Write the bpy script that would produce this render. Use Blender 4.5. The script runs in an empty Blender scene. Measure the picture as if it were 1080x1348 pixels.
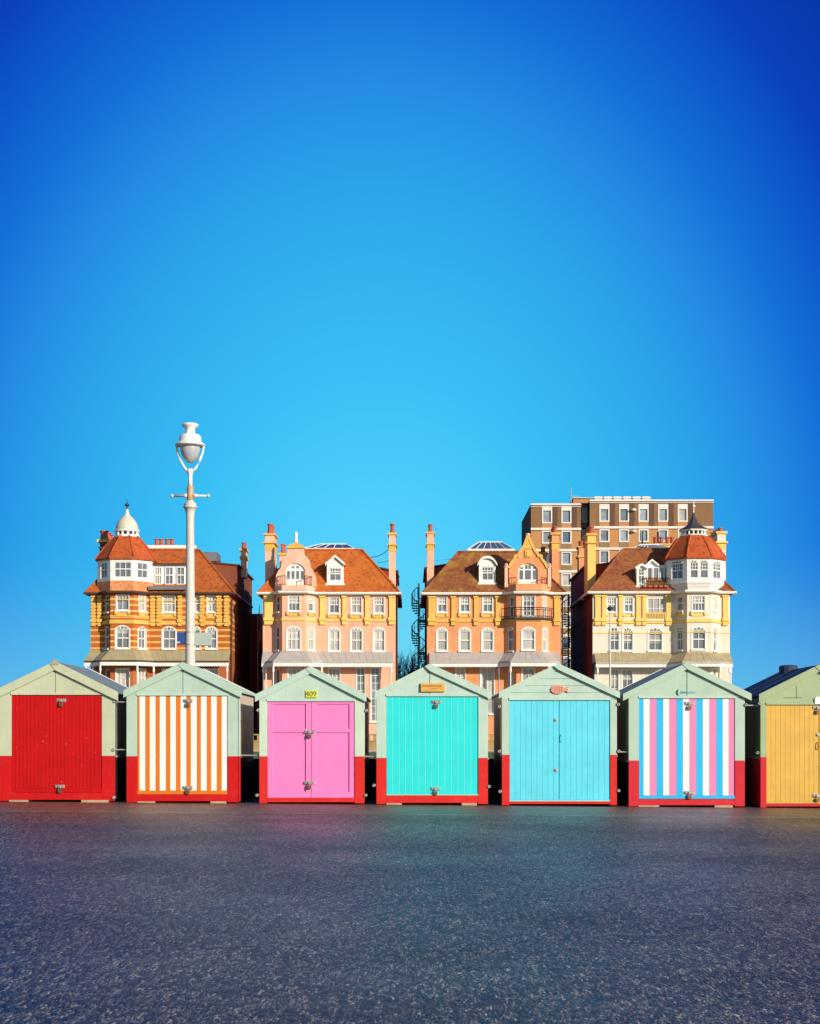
import bpy, bmesh, math, random
from mathutils import Vector
random.seed(7)
S = bpy.context.scene
COL = S.collection
R = math.radians

# ------------------------------------------------------------------ camera
CAMZ = 1.13
cam = bpy.data.cameras.new('camera')
cam.sensor_fit = 'HORIZONTAL'; cam.sensor_width = 36.0
cam.lens = 2000 / 1080 * 36.0
cam.shift_y = 296 / 1080
cam.clip_start = 0.1; cam.clip_end = 6000
co = bpy.data.objects.new('camera', cam); COL.objects.link(co)
co.location = (0, 0, CAMZ); co.rotation_euler = (R(90), 0, 0)
S.camera = co

# ------------------------------------------------------------------ sky, sun, exposure
SUN_EL, SUN_AZ = 19.0, 42.0          # azimuth measured from the camera's back towards its right
w = bpy.data.worlds.new('World'); S.world = w; w.use_nodes = True
nt = w.node_tree; nt.nodes.clear()
def wn(t, **k):
    n = nt.nodes.new(t)
    for a, b in k.items(): setattr(n, a, b)
    return n
EXPO = 0.2
out = wn('ShaderNodeOutputWorld'); bg = wn('ShaderNodeBackground')
sky = wn('ShaderNodeTexSky', sky_type='NISHITA', sun_disc=False, sun_elevation=R(SUN_EL), sun_rotation=R(180 - SUN_AZ), altitude=5, air_density=1.0, dust_density=0.2, ozone_density=3.0)
tc = wn('ShaderNodeTexCoord'); sep = wn('ShaderNodeSeparateXYZ')
nt.links.new(tc.outputs['Generated'], sep.inputs[0])
# the clear northern sky: palest low down opposite the sea, deepening to royal blue away from there
dot = wn('ShaderNodeVectorMath', operation='DOT_PRODUCT'); dot.inputs[1].default_value = Vector((-0.03, 1, 0.005)).normalized()
wid = wn('ShaderNodeVectorMath', operation='MULTIPLY'); wid.inputs[1].default_value = (1.5, 1, 1); nt.links.new(tc.outputs['Generated'], wid.inputs[0])
nor = wn('ShaderNodeVectorMath', operation='NORMALIZE'); nt.links.new(wid.outputs[0], nor.inputs[0]); nt.links.new(nor.outputs[0], dot.inputs[0])
ac = wn('ShaderNodeMath', operation='ARCCOSINE'); nt.links.new(dot.outputs['Value'], ac.inputs[0])
mp = wn('ShaderNodeMapRange'); mp.inputs['From Min'].default_value = 0; mp.inputs['From Max'].default_value = 0.6
nt.links.new(ac.outputs[0], mp.inputs['Value'])
ramp = wn('ShaderNodeValToRGB'); nt.links.new(mp.outputs[0], ramp.inputs[0])
def slin(c): return tuple((v / 255 / 12.92 if v < 11 else ((v / 255 + .055) / 1.055) ** 2.4) / 2 ** EXPO for v in c)
SKY_RAMP = [(.06, (100, 214, 250)), (.133, (84, 208, 252)), (.222, (59, 193, 245)), (.34, (44, 164, 235)), (.40, (37, 141, 227)), (.45, (20, 114, 217)), (.49, (15, 92, 206)), (.533, (10, 66, 189)), (.58, (8, 56, 168))]
e = ramp.color_ramp.elements
for i, (p, c) in enumerate(SKY_RAMP):
    el = e[0] if i == 0 else e.new(p / 0.6)
    el.position = p / 0.6; el.color = (*slin(c), 1)
e.remove(e[-1])
hz = wn('ShaderNodeMapRange', interpolation_type='SMOOTHSTEP'); hz.inputs['From Min'].default_value = 0.13; hz.inputs['From Max'].default_value = -0.05; hz.inputs['To Max'].default_value = 0.75
nt.links.new(sep.outputs['Z'], hz.inputs['Value'])
mh = wn('ShaderNodeMix', data_type='RGBA'); nt.links.new(hz.outputs[0], mh.inputs[0]); nt.links.new(ramp.outputs[0], mh.inputs[6]); mh.inputs[7].default_value = (*slin((128, 210, 232)), 1)
sb_ = wn('ShaderNodeMix', data_type='RGBA', blend_type='MULTIPLY'); sb_.inputs[0].default_value = 1.0
nt.links.new(sky.outputs[0], sb_.inputs[6]); sb_.inputs[7].default_value = (0.082, 0.090, 0.100, 1)
fa = wn('ShaderNodeMapRange', interpolation_type='SMOOTHSTEP'); fa.inputs['From Min'].default_value = 0.60; fa.inputs['From Max'].default_value = 1.6
nt.links.new(ac.outputs[0], fa.inputs['Value'])
mx = wn('ShaderNodeMix', data_type='RGBA'); nt.links.new(fa.outputs[0], mx.inputs[0]); nt.links.new(mh.outputs[2], mx.inputs[6]); nt.links.new(sb_.outputs[2], mx.inputs[7])
nt.links.new(mx.outputs[2], bg.inputs[0]); bg.inputs[1].default_value = 1.0
nt.links.new(bg.outputs[0], out.inputs[0])

sl = bpy.data.lights.new('sun', 'SUN'); sl.energy = 4.5; sl.angle = R(0.53); sl.color = (1.0, 0.89, 0.74)
so = bpy.data.objects.new('sun', sl); COL.objects.link(so)
sd = Vector((math.sin(R(SUN_AZ)) * math.cos(R(SUN_EL)), -math.cos(R(SUN_AZ)) * math.cos(R(SUN_EL)), math.sin(R(SUN_EL))))
so.rotation_euler = sd.to_track_quat('Z', 'Y').to_euler(); so.location = (20, -20, 20)
S.view_settings.view_transform = 'Standard'; S.view_settings.look = 'None'
S.view_settings.exposure = EXPO; S.view_settings.gamma = 1.0; S.view_settings.use_curve_mapping = False
S.cycles.use_denoising = True
S.cycles.max_bounces = 6

# ------------------------------------------------------------------ helpers
def PX(px, Y): return (px - 540) * Y / 2000
def PZ(py, Y): return CAMZ + (970 - py) * Y / 2000

class Fr:                                   # a wall's own frame: u along it, d outwards, z up
    def __init__(s, p0, p1):
        s.p0 = Vector(p0); v = Vector(p1) - s.p0
        s.L = v.length; s.U = v.normalized(); s.N = Vector((s.U.y, -s.U.x))
    def T(s, u, d, z):
        p = s.p0 + s.U * u + s.N * d
        return (p.x, p.y, z)
    def u(s, px):
        a = (px - 540) / 2000
        return (a * s.p0.y - s.p0.x) / (s.U.x - a * s.U.y)
    def Y(s, u): return (s.p0 + s.U * u).y

class MB:
    def __init__(s): s.v = []; s.f = []; s.m = []
    def add(s, vs, fs, m=0, fr=None):
        b = len(s.v)
        s.v += [fr.T(*p) for p in vs] if fr else [tuple(p) for p in vs]
        for q in fs: s.f.append([b + i for i in q]); s.m.append(m)
    def box(s, x0, x1, y0, y1, z0, z1, m=0, fr=None):
        vs = [(x, y, z) for x in (x0, x1) for y in (y0, y1) for z in (z0, z1)]
        s.add(vs, [(0, 1, 3, 2), (4, 6, 7, 5), (0, 4, 5, 1), (2, 3, 7, 6), (0, 2, 6, 4), (1, 5, 7, 3)], m, fr)
    def prism(s, poly, y0, y1, m=0, fr=None):       # outline in x,z pushed through y
        n = len(poly)
        vs = [(x, y0, z) for x, z in poly] + [(x, y1, z) for x, z in poly]
        s.add(vs, [tuple(range(n)), tuple(range(2 * n - 1, n - 1, -1))] + [(i, i + n, (i + 1) % n + n, (i + 1) % n) for i in range(n)], m, fr)
    def slab(s, poly, z0, z1, m=0):                 # outline in x,y pushed through z
        n = len(poly)
        vs = [(x, y, z0) for x, y in poly] + [(x, y, z1) for x, y in poly]
        s.add(vs, [tuple(range(n)), tuple(range(2 * n - 1, n - 1, -1))] + [(i, (i + 1) % n, (i + 1) % n + n, i + n) for i in range(n)], m)
    def loft(s, rings, m=0, cap=True):
        n = len(rings[0]); vs = [p for r in rings for p in r]; fs = []
        for k in range(len(rings) - 1):
            fs += [(k * n + i, k * n + (i + 1) % n, (k + 1) * n + (i + 1) % n, (k + 1) * n + i) for i in range(n)]
        if cap: fs += [tuple(range(n)), tuple(range((len(rings) - 1) * n, len(rings) * n))]
        s.add(vs, fs, m)
    def lathe(s, prof, cx, cy, n=16, m=0, rot=0.0):
        rings = [[(cx + r * math.cos(rot + 2 * math.pi * i / n), cy + r * math.sin(rot + 2 * math.pi * i / n), z) for i in range(n)] for r, z in prof]
        s.loft(rings, m)
    def tube(s, pts, r, n=6, m=0):
        pts = [Vector(p) for p in pts]; rings = []
        for i, p in enumerate(pts):
            t = (pts[min(i + 1, len(pts) - 1)] - pts[max(i - 1, 0)]).normalized()
            a = Vector((0, 0, 1)) if abs(t.z) < 0.9 else Vector((1, 0, 0))
            x = t.cross(a).normalized(); y = t.cross(x)
            rr = r[i] if isinstance(r, (list, tuple)) else r
            rings.append([tuple(p + x * rr * math.cos(2 * math.pi * k / n) + y * rr * math.sin(2 * math.pi * k / n)) for k in range(n)])
        s.loft(rings, m)
    def build(s, name, mats, parent=None, bevel=0.0, smooth=False, base=None):
        if not isinstance(mats, (list, tuple)): mats = [mats]
        off = Vector(base) if base is not None else (Vector(parent['_b']) if parent is not None and '_b' in parent else Vector((0, 0, 0)))
        me = bpy.data.meshes.new(name)
        me.from_pydata([tuple(Vector(p) - off) for p in s.v], [], s.f)
        for i, mm in enumerate(s.m): me.polygons[i].material_index = mm
        bm = bmesh.new(); bm.from_mesh(me)
        bmesh.ops.recalc_face_normals(bm, faces=bm.faces[:])
        bm.to_mesh(me); bm.free()
        for mt in mats: me.materials.append(mt)
        if smooth:
            for p in me.polygons: p.use_smooth = True
        o = bpy.data.objects.new(name, me); COL.objects.link(o)
        if parent is not None: o.parent = parent
        else: o.location = off
        if parent is not None: o['_b'] = tuple(off)
        if bevel:
            b = o.modifiers.new('bevel', 'BEVEL'); b.width = bevel; b.segments = 2; b.limit_method = 'ANGLE'; b.angle_limit = R(40)
        return o

def tag(o, label, cat=None, group=None, kind=None):
    if label: o['label'] = label
    if cat: o['category'] = cat
    if group: o['group'] = group
    if kind: o['kind'] = kind
    return o
def thing(name, loc, label, cat, group=None):
    o = bpy.data.objects.new(name, None); COL.objects.link(o)
    o.location = loc; o['_b'] = tuple(loc); o.empty_display_size = 0.3
    return tag(o, label, cat, group)

def text_mesh(txt, size, cx, y, cz, depth, mat, parent, name='lettering', shear=0.0):
    cu = bpy.data.curves.new('t', 'FONT'); cu.body = txt; cu.size = size; cu.align_x = 'CENTER'; cu.align_y = 'CENTER'; cu.extrude = depth; cu.shear = shear
    to = bpy.data.objects.new('t', cu); COL.objects.link(to)
    dg = bpy.context.evaluated_depsgraph_get(); dg.update()
    me = bpy.data.meshes.new_from_object(to.evaluated_get(dg))
    bpy.data.objects.remove(to); bpy.data.curves.remove(cu)
    off = Vector(parent['_b'])
    for v in me.vertices:
        x, yy, zz = v.co
        v.co = (cx + x - off.x, y - zz - off.y, cz + yy - off.z)
    me.materials.clear(); me.materials.append(mat); me.name = name
    o = bpy.data.objects.new(name, me); COL.objects.link(o); o.parent = parent
    return o

# ------------------------------------------------------------------ materials
def newmat(name):
    m = bpy.data.materials.new(name); m.use_nodes = True
    t = m.node_tree; p = t.nodes['Principled BSDF']
    return m, t, p
def nd(t, typ, **k):
    n = t.nodes.new(typ)
    for a, b in k.items():
        if a in n.bl_rna.properties: setattr(n, a, b)
        else: n.inputs[a].default_value = b
    return n
def coords(t, scale=(1, 1, 1), rand=True):
    c = nd(t, 'ShaderNodeTexCoord'); mpn = nd(t, 'ShaderNodeMapping'); mpn.inputs['Scale'].default_value = scale
    t.links.new(c.outputs['Object'], mpn.inputs['Vector'])
    return mpn.outputs[0]
def mixc(t, fac, a, b, blend='MIX'):
    m = nd(t, 'ShaderNodeMix', data_type='RGBA', blend_type=blend)
    for i, v in ((0, fac), (6, a), (7, b)):
        if hasattr(v, 'is_output'): t.links.new(v, m.inputs[i])
        elif i == 0: m.inputs[0].default_value = v
        else: m.inputs[i].default_value = (*v, 1)
    return m.outputs[2]
def ramp2(t, src, a, b, c0=(0, 0, 0), c1=(1, 1, 1)):
    r = nd(t, 'ShaderNodeValToRGB'); t.links.new(src, r.inputs[0])
    r.color_ramp.elements[0].position = a; r.color_ramp.elements[1].position = b
    r.color_ramp.elements[0].color = (*c0, 1); r.color_ramp.elements[1].color = (*c1, 1)
    return r.outputs[0]
def noise(t, vec, scale, detail=4, rough=0.6):
    n = nd(t, 'ShaderNodeTexNoise'); n.inputs['Scale'].default_value = scale; n.inputs['Detail'].default_value = detail; n.inputs['Roughness'].default_value = rough
    t.links.new(vec, n.inputs['Vector']); return n.outputs['Fac']
def bump(t, p, src, strength=0.3, dist=0.01):
    b = nd(t, 'ShaderNodeBump'); b.inputs['Strength'].default_value = strength; b.inputs['Distance'].default_value = dist
    t.links.new(src, b.inputs['Height']); t.links.new(b.outputs[0], p.inputs['Normal'])
def nd_map(t, src, a, b):
    n = nd(t, 'ShaderNodeMapRange'); n.inputs['From Min'].default_value = a; n.inputs['From Max'].default_value = b
    t.links.new(src, n.inputs['Value']); return n.outputs[0]
def sc(c, k): return tuple(min(1, v * k) for v in c)

def paint(name, c, rough=0.5, var=0.12, chips=None, chip_amt=0.0, streak=6.0, spec=0.4, dirt=0.0, scl=1.0, bmp=0.15):
    """painted timber or render: soft blotches, faint grain along z, optional chips and grime patches"""
    m, t, p = newmat(name)
    v = coords(t); vs = coords(t, (streak, streak, 0.5))
    n1 = noise(t, v, 2.3 * scl, 5); n2 = noise(t, vs, 5 * scl, 3)
    c1 = mixc(t, ramp2(t, n1, 0.3, 0.7), sc(c, 1 - var), sc(c, 1 + var * 0.6))
    c2 = mixc(t, ramp2(t, n2, 0.35, 0.75, (0, 0, 0), (0.5, 0.5, 0.5)), c1, sc(c, 1 - var * 1.2))
    if dirt:
        n3 = noise(t, v, 3.7 * scl, 7, 0.75)
        c2 = mixc(t, ramp2(t, n3, 0.55, 0.78, (0, 0, 0), (dirt, dirt, dirt)), c2, (0.22, 0.19, 0.13))
    if chips:
        n4 = noise(t, v, 26 * scl, 2, 0.5)
        c2 = mixc(t, ramp2(t, n4, 0.74 - chip_amt, 0.76 - chip_amt), c2, chips)
    t.links.new(c2, p.inputs['Base Color'])
    p.inputs['Roughness'].default_value = rough; p.inputs['Specular IOR Level'].default_value = spec
    if bmp: bump(t, p, n2, bmp, 0.004)
    return m

def masonry(name, c, c2, var=0.25, bscale=1.0, mortar=None, stripes=None):
    """far brick or render: brick courses, blotches, optional pale bands laid in courses"""
    m, t, p = newmat(name)
    v = coords(t)
    n1 = noise(t, v, 0.45, 6, 0.65); n2 = noise(t, v, 5.0, 4)
    col = mixc(t, ramp2(t, n1, 0.3, 0.72), c, c2)
    col = mixc(t, ramp2(t, n2, 0.3, 0.7, (0, 0, 0), (var, var, var)), col, sc(c, 0.55))
    n3 = noise(t, coords(t, (1.6, 1.6, 0.16)), 1.0, 5, 0.7)
    col = mixc(t, ramp2(t, n3, 0.50, 0.78, (0, 0, 0), (0.42, 0.42, 0.42)), col, sc(c, 0.45))
    n4 = noise(t, v, 1.3, 6, 0.75)
    col = mixc(t, ramp2(t, n4, 0.52, 0.75, (0, 0, 0), (0.35, 0.35, 0.35)), col, sc(c2, 1.3))
    if stripes:
        colr, period, wdt, off = stripes
        s = nd(t, 'ShaderNodeSeparateXYZ'); t.links.new(v, s.inputs[0])
        a = nd(t, 'ShaderNodeMath', operation='ADD'); t.links.new(s.outputs['Z'], a.inputs[0]); a.inputs[1].default_value = 100 * period + off
        d = nd(t, 'ShaderNodeMath', operation='MODULO'); t.links.new(a.outputs[0], d.inputs[0]); d.inputs[1].default_value = period
        l = nd(t, 'ShaderNodeMath', operation='LESS_THAN'); t.links.new(d.outputs[0], l.inputs[0]); l.inputs[1].default_value = wdt
        lm = nd(t, 'ShaderNodeMath', operation='MULTIPLY'); t.links.new(l.outputs[0], lm.inputs[0]); t.links.new(ramp2(t, n4, 0.35, 0.6, (1, 1, 1), (0.6, 0.6, 0.6)), lm.inputs[1])
        col = mixc(t, lm.outputs[0], col, colr)
    if mortar:
        vb = nd(t, 'ShaderNodeTexBrick'); vb.inputs['Scale'].default_value = 1.0
        vb.inputs['Brick Width'].default_value = 0.23; vb.inputs['Row Height'].default_value = 0.075; vb.inputs['Mortar Size'].default_value = 0.008
        mpn = nd(t, 'ShaderNodeMapping'); mpn.inputs['Rotation'].default_value = (R(90), 0, 0); t.links.new(v, mpn.inputs['Vector'])
        t.links.new(mpn.outputs[0], vb.inputs['Vector'])
        col = mixc(t, ramp2(t, vb.outputs['Fac'], 0.4, 0.9, (0, 0, 0), (0.5, 0.5, 0.5)), col, mortar)
    t.links.new(col, p.inputs['Base Color'])
    p.inputs['Roughness'].default_value = 0.85; p.inputs['Specular IOR Level'].default_value = 0.2
    bump(t, p, n2, 0.4, 0.02)
    return m

def tiles(name, c, c2, c3=None, amt=0.5):
    """clay tiles: courses in height, patches, single odd tiles and (c3) lichen"""
    m, t, p = newmat(name)
    v = coords(t)
    n1 = noise(t, v, 0.5, 6, 0.7); n2 = noise(t, v, 3.5, 5, 0.7)
    vo = nd(t, 'ShaderNodeTexVoronoi'); vo.inputs['Scale'].default_value = 4.5; t.links.new(v, vo.inputs['Vector'])
    sp = nd(t, 'ShaderNodeSeparateXYZ'); t.links.new(vo.outputs['Color'], sp.inputs[0])
    col = mixc(t, ramp2(t, n1, 0.32, 0.7), c, c2)
    col = mixc(t, ramp2(t, sp.outputs[0], 0.5, 1.0, (0, 0, 0), (0.7, 0.7, 0.7)), col, sc(c, 0.5))
    col = mixc(t, ramp2(t, noise(t, coords(t, (1.2, 1.2, 0.3)), 0.9, 6, 0.75), 0.48, 0.75, (0, 0, 0), (0.5, 0.5, 0.5)), col, sc(c, 0.5))
    col = mixc(t, ramp2(t, n2, 0.5, 0.8, (0, 0, 0), (0.4, 0.4, 0.4)), col, sc(c2, 1.35))
    if c3:
        n3 = noise(t, v, 0.8, 7, 0.8)
        col = mixc(t, ramp2(t, n3, 0.62 - amt * 0.25, 0.72 - amt * 0.1), col, c3)
    t.links.new(col, p.inputs['Base Color'])
    wv = nd(t, 'ShaderNodeTexWave', wave_type='BANDS', bands_direction='Z', wave_profile='SAW'); wv.inputs['Scale'].default_value = 1.9; wv.inputs['Distortion'].default_value = 0.4
    t.links.new(v, wv.inputs['Vector'])
    p.inputs['Roughness'].default_value = 0.8; p.inputs['Specular IOR Level'].default_value = 0.25
    bump(t, p, wv.outputs['Fac'], 0.6, 0.03)
    return m

def glassm(name, c, rough=0.08, var=0.4):
    m, t, p = newmat(name)
    v = coords(t)
    oi = nd(t, 'ShaderNodeObjectInfo')
    n1 = noise(t, v, 1.1, 3)
    col = mixc(t, ramp2(t, n1, 0.35, 0.7), sc(c, 1 - var), sc(c, 1 + var))
    col = mixc(t, oi.outputs['Random'], col, sc(c, 0.6))
    t.links.new(col, p.inputs['Base Color'])
    p.inputs['Roughness'].default_value = rough; p.inputs['Specular IOR Level'].default_value = 0.6
    return m
def metal(name, c, rough=0.4, met=0.8, rust=0.0):
    m, t, p = newmat(name)
    v = coords(t); n1 = noise(t, v, 18, 5)
    col = mixc(t, ramp2(t, n1, 0.3, 0.7), sc(c, 0.75), c)
    if rust: col = mixc(t, ramp2(t, noise(t, v, 7, 6, 0.7), 0.6 - rust * 0.3, 0.7), col, (0.25, 0.09, 0.02))
    t.links.new(col, p.inputs['Base Color']); p.inputs['Metallic'].default_value = met; p.inputs['Roughness'].default_value = rough
    return m

M = {}
# hut paints
M['mint'] = paint('mint_paint', (0.42, 0.56, 0.44), dirt=0.12)
M['mint_blue'] = paint('mint_blue_paint', (0.43, 0.57, 0.46), dirt=0.08)
M['sage'] = paint('sage_paint', (0.505, 0.54, 0.365), dirt=0.18)
M['sage_dark'] = paint('olive_sage_paint', (0.35, 0.43, 0.235), dirt=0.2)
M['mint_pale'] = paint('pale_mint_paint', (0.46, 0.61, 0.51), dirt=0.15)
M['mint_worn'] = paint('worn_mint_paint', (0.540, 0.662, 0.506), dirt=0.3, chips=(0.55, 0.45, 0.15), chip_amt=0.06)
M['red'] = paint('red_paint', (0.56, 0.006, 0.008), spec=0.2, rough=0.6, dirt=0.15, var=0.15, chips=(0.55, 0.22, 0.15), chip_amt=0.0)
M['red_b'] = paint('scarlet_paint', (0.66, 0.022, 0.017), spec=0.2, rough=0.6, dirt=0.18, var=0.15, chips=(0.6, 0.2, 0.12), chip_amt=0.02)
M['red_c'] = paint('crimson_paint', (0.60, 0.022, 0.035), spec=0.2, rough=0.6, dirt=0.15, var=0.12)
M['red_door'] = paint('red_door_paint', (0.528, 0.003, 0.005), spec=0.2, rough=0.6, var=0.16, chips=(0.62, 0.2, 0.14), chip_amt=-0.01)
M['orange'] = paint('orange_paint', (0.7, 0.17, 0.006), var=0.08)
M['white'] = paint('white_door_paint', (0.84, 0.81, 0.77), var=0.08, dirt=0.12)
M['pink'] = paint('pink_paint', (0.871, 0.213, 0.510), var=0.09, dirt=0.05)
M['pink_b'] = paint('rose_paint', (0.83, 0.22, 0.42), var=0.06)
M['turq'] = paint('turquoise_paint', (0.014, 0.677, 0.660), var=0.08)
M['turq_bead_glint'] = paint('turquoise_bead_highlight', (0.22, 0.85, 0.80), var=0.05)  # paler bead strips: highlight along the board edges put into the colour
M['cyan'] = paint('cyan_paint', (0.108, 0.646, 0.780), var=0.12, streak=9)
M['blue'] = paint('sky_blue_paint', (0.01, 0.46, 0.80), var=0.08)
M['yellow'] = paint('yellow_paint', (0.7, 0.41, 0.066), var=0.16, streak=10, dirt=0.08)
M['tar'] = paint('tarred_board', (0.018, 0.014, 0.014), var=0.3, rough=0.6)
M['side_grey'] = paint('grey_board', (0.22, 0.24, 0.21), var=0.25, dirt=0.3)
M['side_tan'] = paint('tan_board', (0.72, 0.6, 0.48), var=0.25, dirt=0.3)
M['side_green'] = paint('green_board', (0.10, 0.17, 0.11), var=0.3, dirt=0.3)
M['felt_blue'] = paint('blue_grey_felt', (0.20, 0.25, 0.28), var=0.25, rough=0.85, dirt=0.2)
M['felt_navy'] = paint('navy_felt', (0.035, 0.05, 0.10), var=0.4, rough=0.7)
M['felt_mint'] = paint('mint_roof_paint', (0.50, 0.62, 0.50), var=0.15, rough=0.7)
M['felt_trim'] = paint('roof_edge_white', (0.75, 0.74, 0.66), var=0.1)
M['raw_wood'] = paint('bare_timber', (0.46, 0.34, 0.2), var=0.25)
M['plaque'] = paint('varnished_timber', (0.72, 0.38, 0.09), var=0.15)
M['ink'] = paint('dark_lettering', (0.20, 0.09, 0.02), var=0.1, bmp=0)
M['lime'] = paint('lime_plate', (0.62, 0.68, 0.07), var=0.1)
M['lime_ink'] = paint('olive_lettering', (0.13, 0.16, 0.01), var=0.1, bmp=0)
M['blue_ink'] = paint('blue_lettering', (0.05, 0.42, 0.62), var=0.1, bmp=0)
M['green_ink'] = paint('dark_green_mark', (0.01, 0.07, 0.03), var=0.1, bmp=0)
M['fish'] = paint('terracotta_fish', (0.68, 0.30, 0.20), var=0.2)
M['fish_dark'] = paint('fish_line', (0.40, 0.13, 0.08), var=0.2, bmp=0)
M['zinc'] = metal('zinc', (0.50, 0.48, 0.44), 0.5, 0.6, rust=0.2)
M['brass'] = metal('padlock_metal', (0.30, 0.22, 0.12), 0.35, 0.8)
M['galv'] = metal('galvanised_bar', (0.45, 0.45, 0.43), 0.5, 0.5, rust=0.15)
# houses
M['h1_wall'] = masonry('red_brick_cream_bands', (0.44, 0.105, 0.022), (0.50, 0.16, 0.04), stripes=((0.80, 0.50, 0.14), 0.515, 0.15, 0.12))
M['h1_low'] = masonry('red_brick', (0.46, 0.11, 0.03), (0.42, 0.15, 0.05))
M['ochre'] = paint('ochre_render', (0.76, 0.45, 0.10), var=0.15, scl=0.4, dirt=0.12, rough=0.8)
M['ochre_pale'] = paint('pale_ochre_render', (0.86, 0.57, 0.15), var=0.12, scl=0.4, dirt=0.12, rough=0.8)
M['h2_wall'] = masonry('peach_brick', (0.851, 0.396, 0.240), (0.897, 0.480, 0.326), var=0.15)
M['h2_pale'] = masonry('pale_peach_render', (0.78, 0.46, 0.31), (0.80, 0.51, 0.37), var=0.12)
M['h3_wall'] = masonry('salmon_brick', (0.726, 0.282, 0.111), (0.814, 0.384, 0.185), var=0.2)
M['h4_wall'] = masonry('cream_render', (0.76, 0.69, 0.59), (0.76, 0.66, 0.50), var=0.06)
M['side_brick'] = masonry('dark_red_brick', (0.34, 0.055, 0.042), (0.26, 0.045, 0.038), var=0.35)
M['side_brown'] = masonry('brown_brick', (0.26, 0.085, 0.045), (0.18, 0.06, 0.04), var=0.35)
M['tile_hung'] = tiles('orange_hung_tile', (0.72, 0.26, 0.10), (0.76, 0.32, 0.14))
M['roof1'] = tiles('orange_red_tile', (0.425, 0.099, 0.020), (0.491, 0.135, 0.030))
M['roof2'] = tiles('orange_tile', (0.524, 0.120, 0.019), (0.572, 0.155, 0.034), (0.52, 0.22, 0.02), 0.3)
M['roof3'] = tiles('brown_red_tile_lichen', (0.249, 0.079, 0.032), (0.299, 0.107, 0.040), (0.40, 0.225, 0.03), 0.52)
M['roof4'] = tiles('rust_red_tile', (0.292, 0.088, 0.035), (0.373, 0.132, 0.042), (0.16, 0.05, 0.03), 0.4)
M['turret_tile'] = tiles('bright_red_tile', (0.46, 0.085, 0.022), (0.52, 0.11, 0.028))
M['rear_tile'] = tiles('dark_brown_tile', (0.14, 0.045, 0.025), (0.11, 0.035, 0.025))
M['pot'] = paint('terracotta_pot', (0.50, 0.11, 0.06), var=0.25, scl=0.8, rough=0.8)
M['trim'] = paint('white_joinery', (0.82, 0.80, 0.74), var=0.06, scl=0.5, rough=0.6)
M['trim_b'] = paint('bluish_white_joinery', (0.80, 0.80, 0.78), var=0.06, scl=0.5)
M['lead'] = paint('lead_sheet', (0.17, 0.18, 0.19), var=0.2, scl=0.5, rough=0.6)
M['lead_dark'] = paint('dark_lead_sheet', (0.060, 0.055, 0.06), var=0.25, scl=0.5, rough=0.55)
M['dome'] = paint('pale_lead_dome', (0.66, 0.62, 0.50), var=0.12, scl=0.7, dirt=0.15)
M['gutter_dark'] = paint('dark_gutter', (0.10, 0.045, 0.03), var=0.2)
M['ver1'] = paint('olive_verandah_sheet', (0.40, 0.34, 0.19), var=0.2, scl=0.6, dirt=0.35, rough=0.7)
M['ver2'] = paint('grey_verandah_sheet', (0.47, 0.42, 0.38), var=0.12, scl=0.6, dirt=0.2, rough=0.7)
M['ver4'] = paint('tan_verandah_sheet', (0.45, 0.37, 0.20), var=0.22, scl=0.6, dirt=0.4, rough=0.7)
M['glass'] = glassm('window_glass', (0.21, 0.23, 0.255))
M['apt_glass'] = glassm('pale_window_glass', (0.33, 0.38, 0.42), 0.15, 0.3)
M['glass_blue'] = glassm('blue_window_glass', (0.12, 0.15, 0.22))
M['curtain'] = glassm('curtained_glass', (0.50, 0.48, 0.44), 0.2, 0.25)
M['blind'] = glassm('cream_blind', (0.62, 0.58, 0.50), 0.3, 0.12)
M['skyglass'] = glassm('rooflight_glass', (0.07, 0.11, 0.20), 0.1, 0.3)
M['iron'] = paint('black_iron', (0.012, 0.012, 0.016), var=0.2, rough=0.5)
M['stair_pink'] = paint('pinkish_stair_paint', (0.75, 0.34, 0.30), var=0.2)
M['iron_red'] = paint('red_oxide_iron', (0.40, 0.09, 0.07), var=0.2)
M['apt_brick'] = masonry('tan_brick', (0.54, 0.265, 0.105), (0.48, 0.235, 0.10), var=0.2)
M['apt_brown'] = masonry('brown_tile_hanging', (0.29, 0.155, 0.072), (0.25, 0.135, 0.066), var=0.3)
M['apt_spandrel'] = masonry('drab_spandrel', (0.30, 0.20, 0.09), (0.26, 0.17, 0.09), var=0.2)
M['apt_brown_shade'] = masonry('brown_and_shaded_brick', (0.15, 0.08, 0.05), (0.12, 0.07, 0.05), var=0.3)  # pier brown; on the left flank and recess its darkness paints in shade
M['apt_white'] = paint('white_concrete', (0.74, 0.69, 0.62), var=0.06, scl=0.4)
M['pier'] = masonry('weathered_yellow_brick', (0.46, 0.30, 0.11), (0.36, 0.24, 0.10), var=0.3)
# lamp and signs
M['lamp'] = paint('lamp_grey_paint', (0.62, 0.58, 0.52), var=0.12, scl=1.5, dirt=0.15)
M['lamp_white'] = paint('lamp_white_paint', (0.78, 0.77, 0.75), var=0.06, scl=1.5)
M['rust'] = paint('rusty_paint', (0.58, 0.38, 0.19), var=0.35, scl=3, dirt=0.6)
M['sign_blue'] = paint('blue_sign_face', (0.025, 0.075, 0.26), var=0.1, bmp=0)
M['sign_back'] = paint('grey_sign_back', (0.42, 0.48, 0.42), var=0.1, bmp=0.05)
m, t, p = newmat('globe_glass'); M['globe'] = m
vv = coords(t); t.links.new(mixc(t, ramp2(t, noise(t, vv, 6, 3), 0.3, 0.7), (0.72, 0.69, 0.67), (0.78, 0.76, 0.75)), p.inputs['Base Color'])
p.inputs['Roughness'].default_value = 0.08; p.inputs['Transmission Weight'].default_value = 0.45

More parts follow.
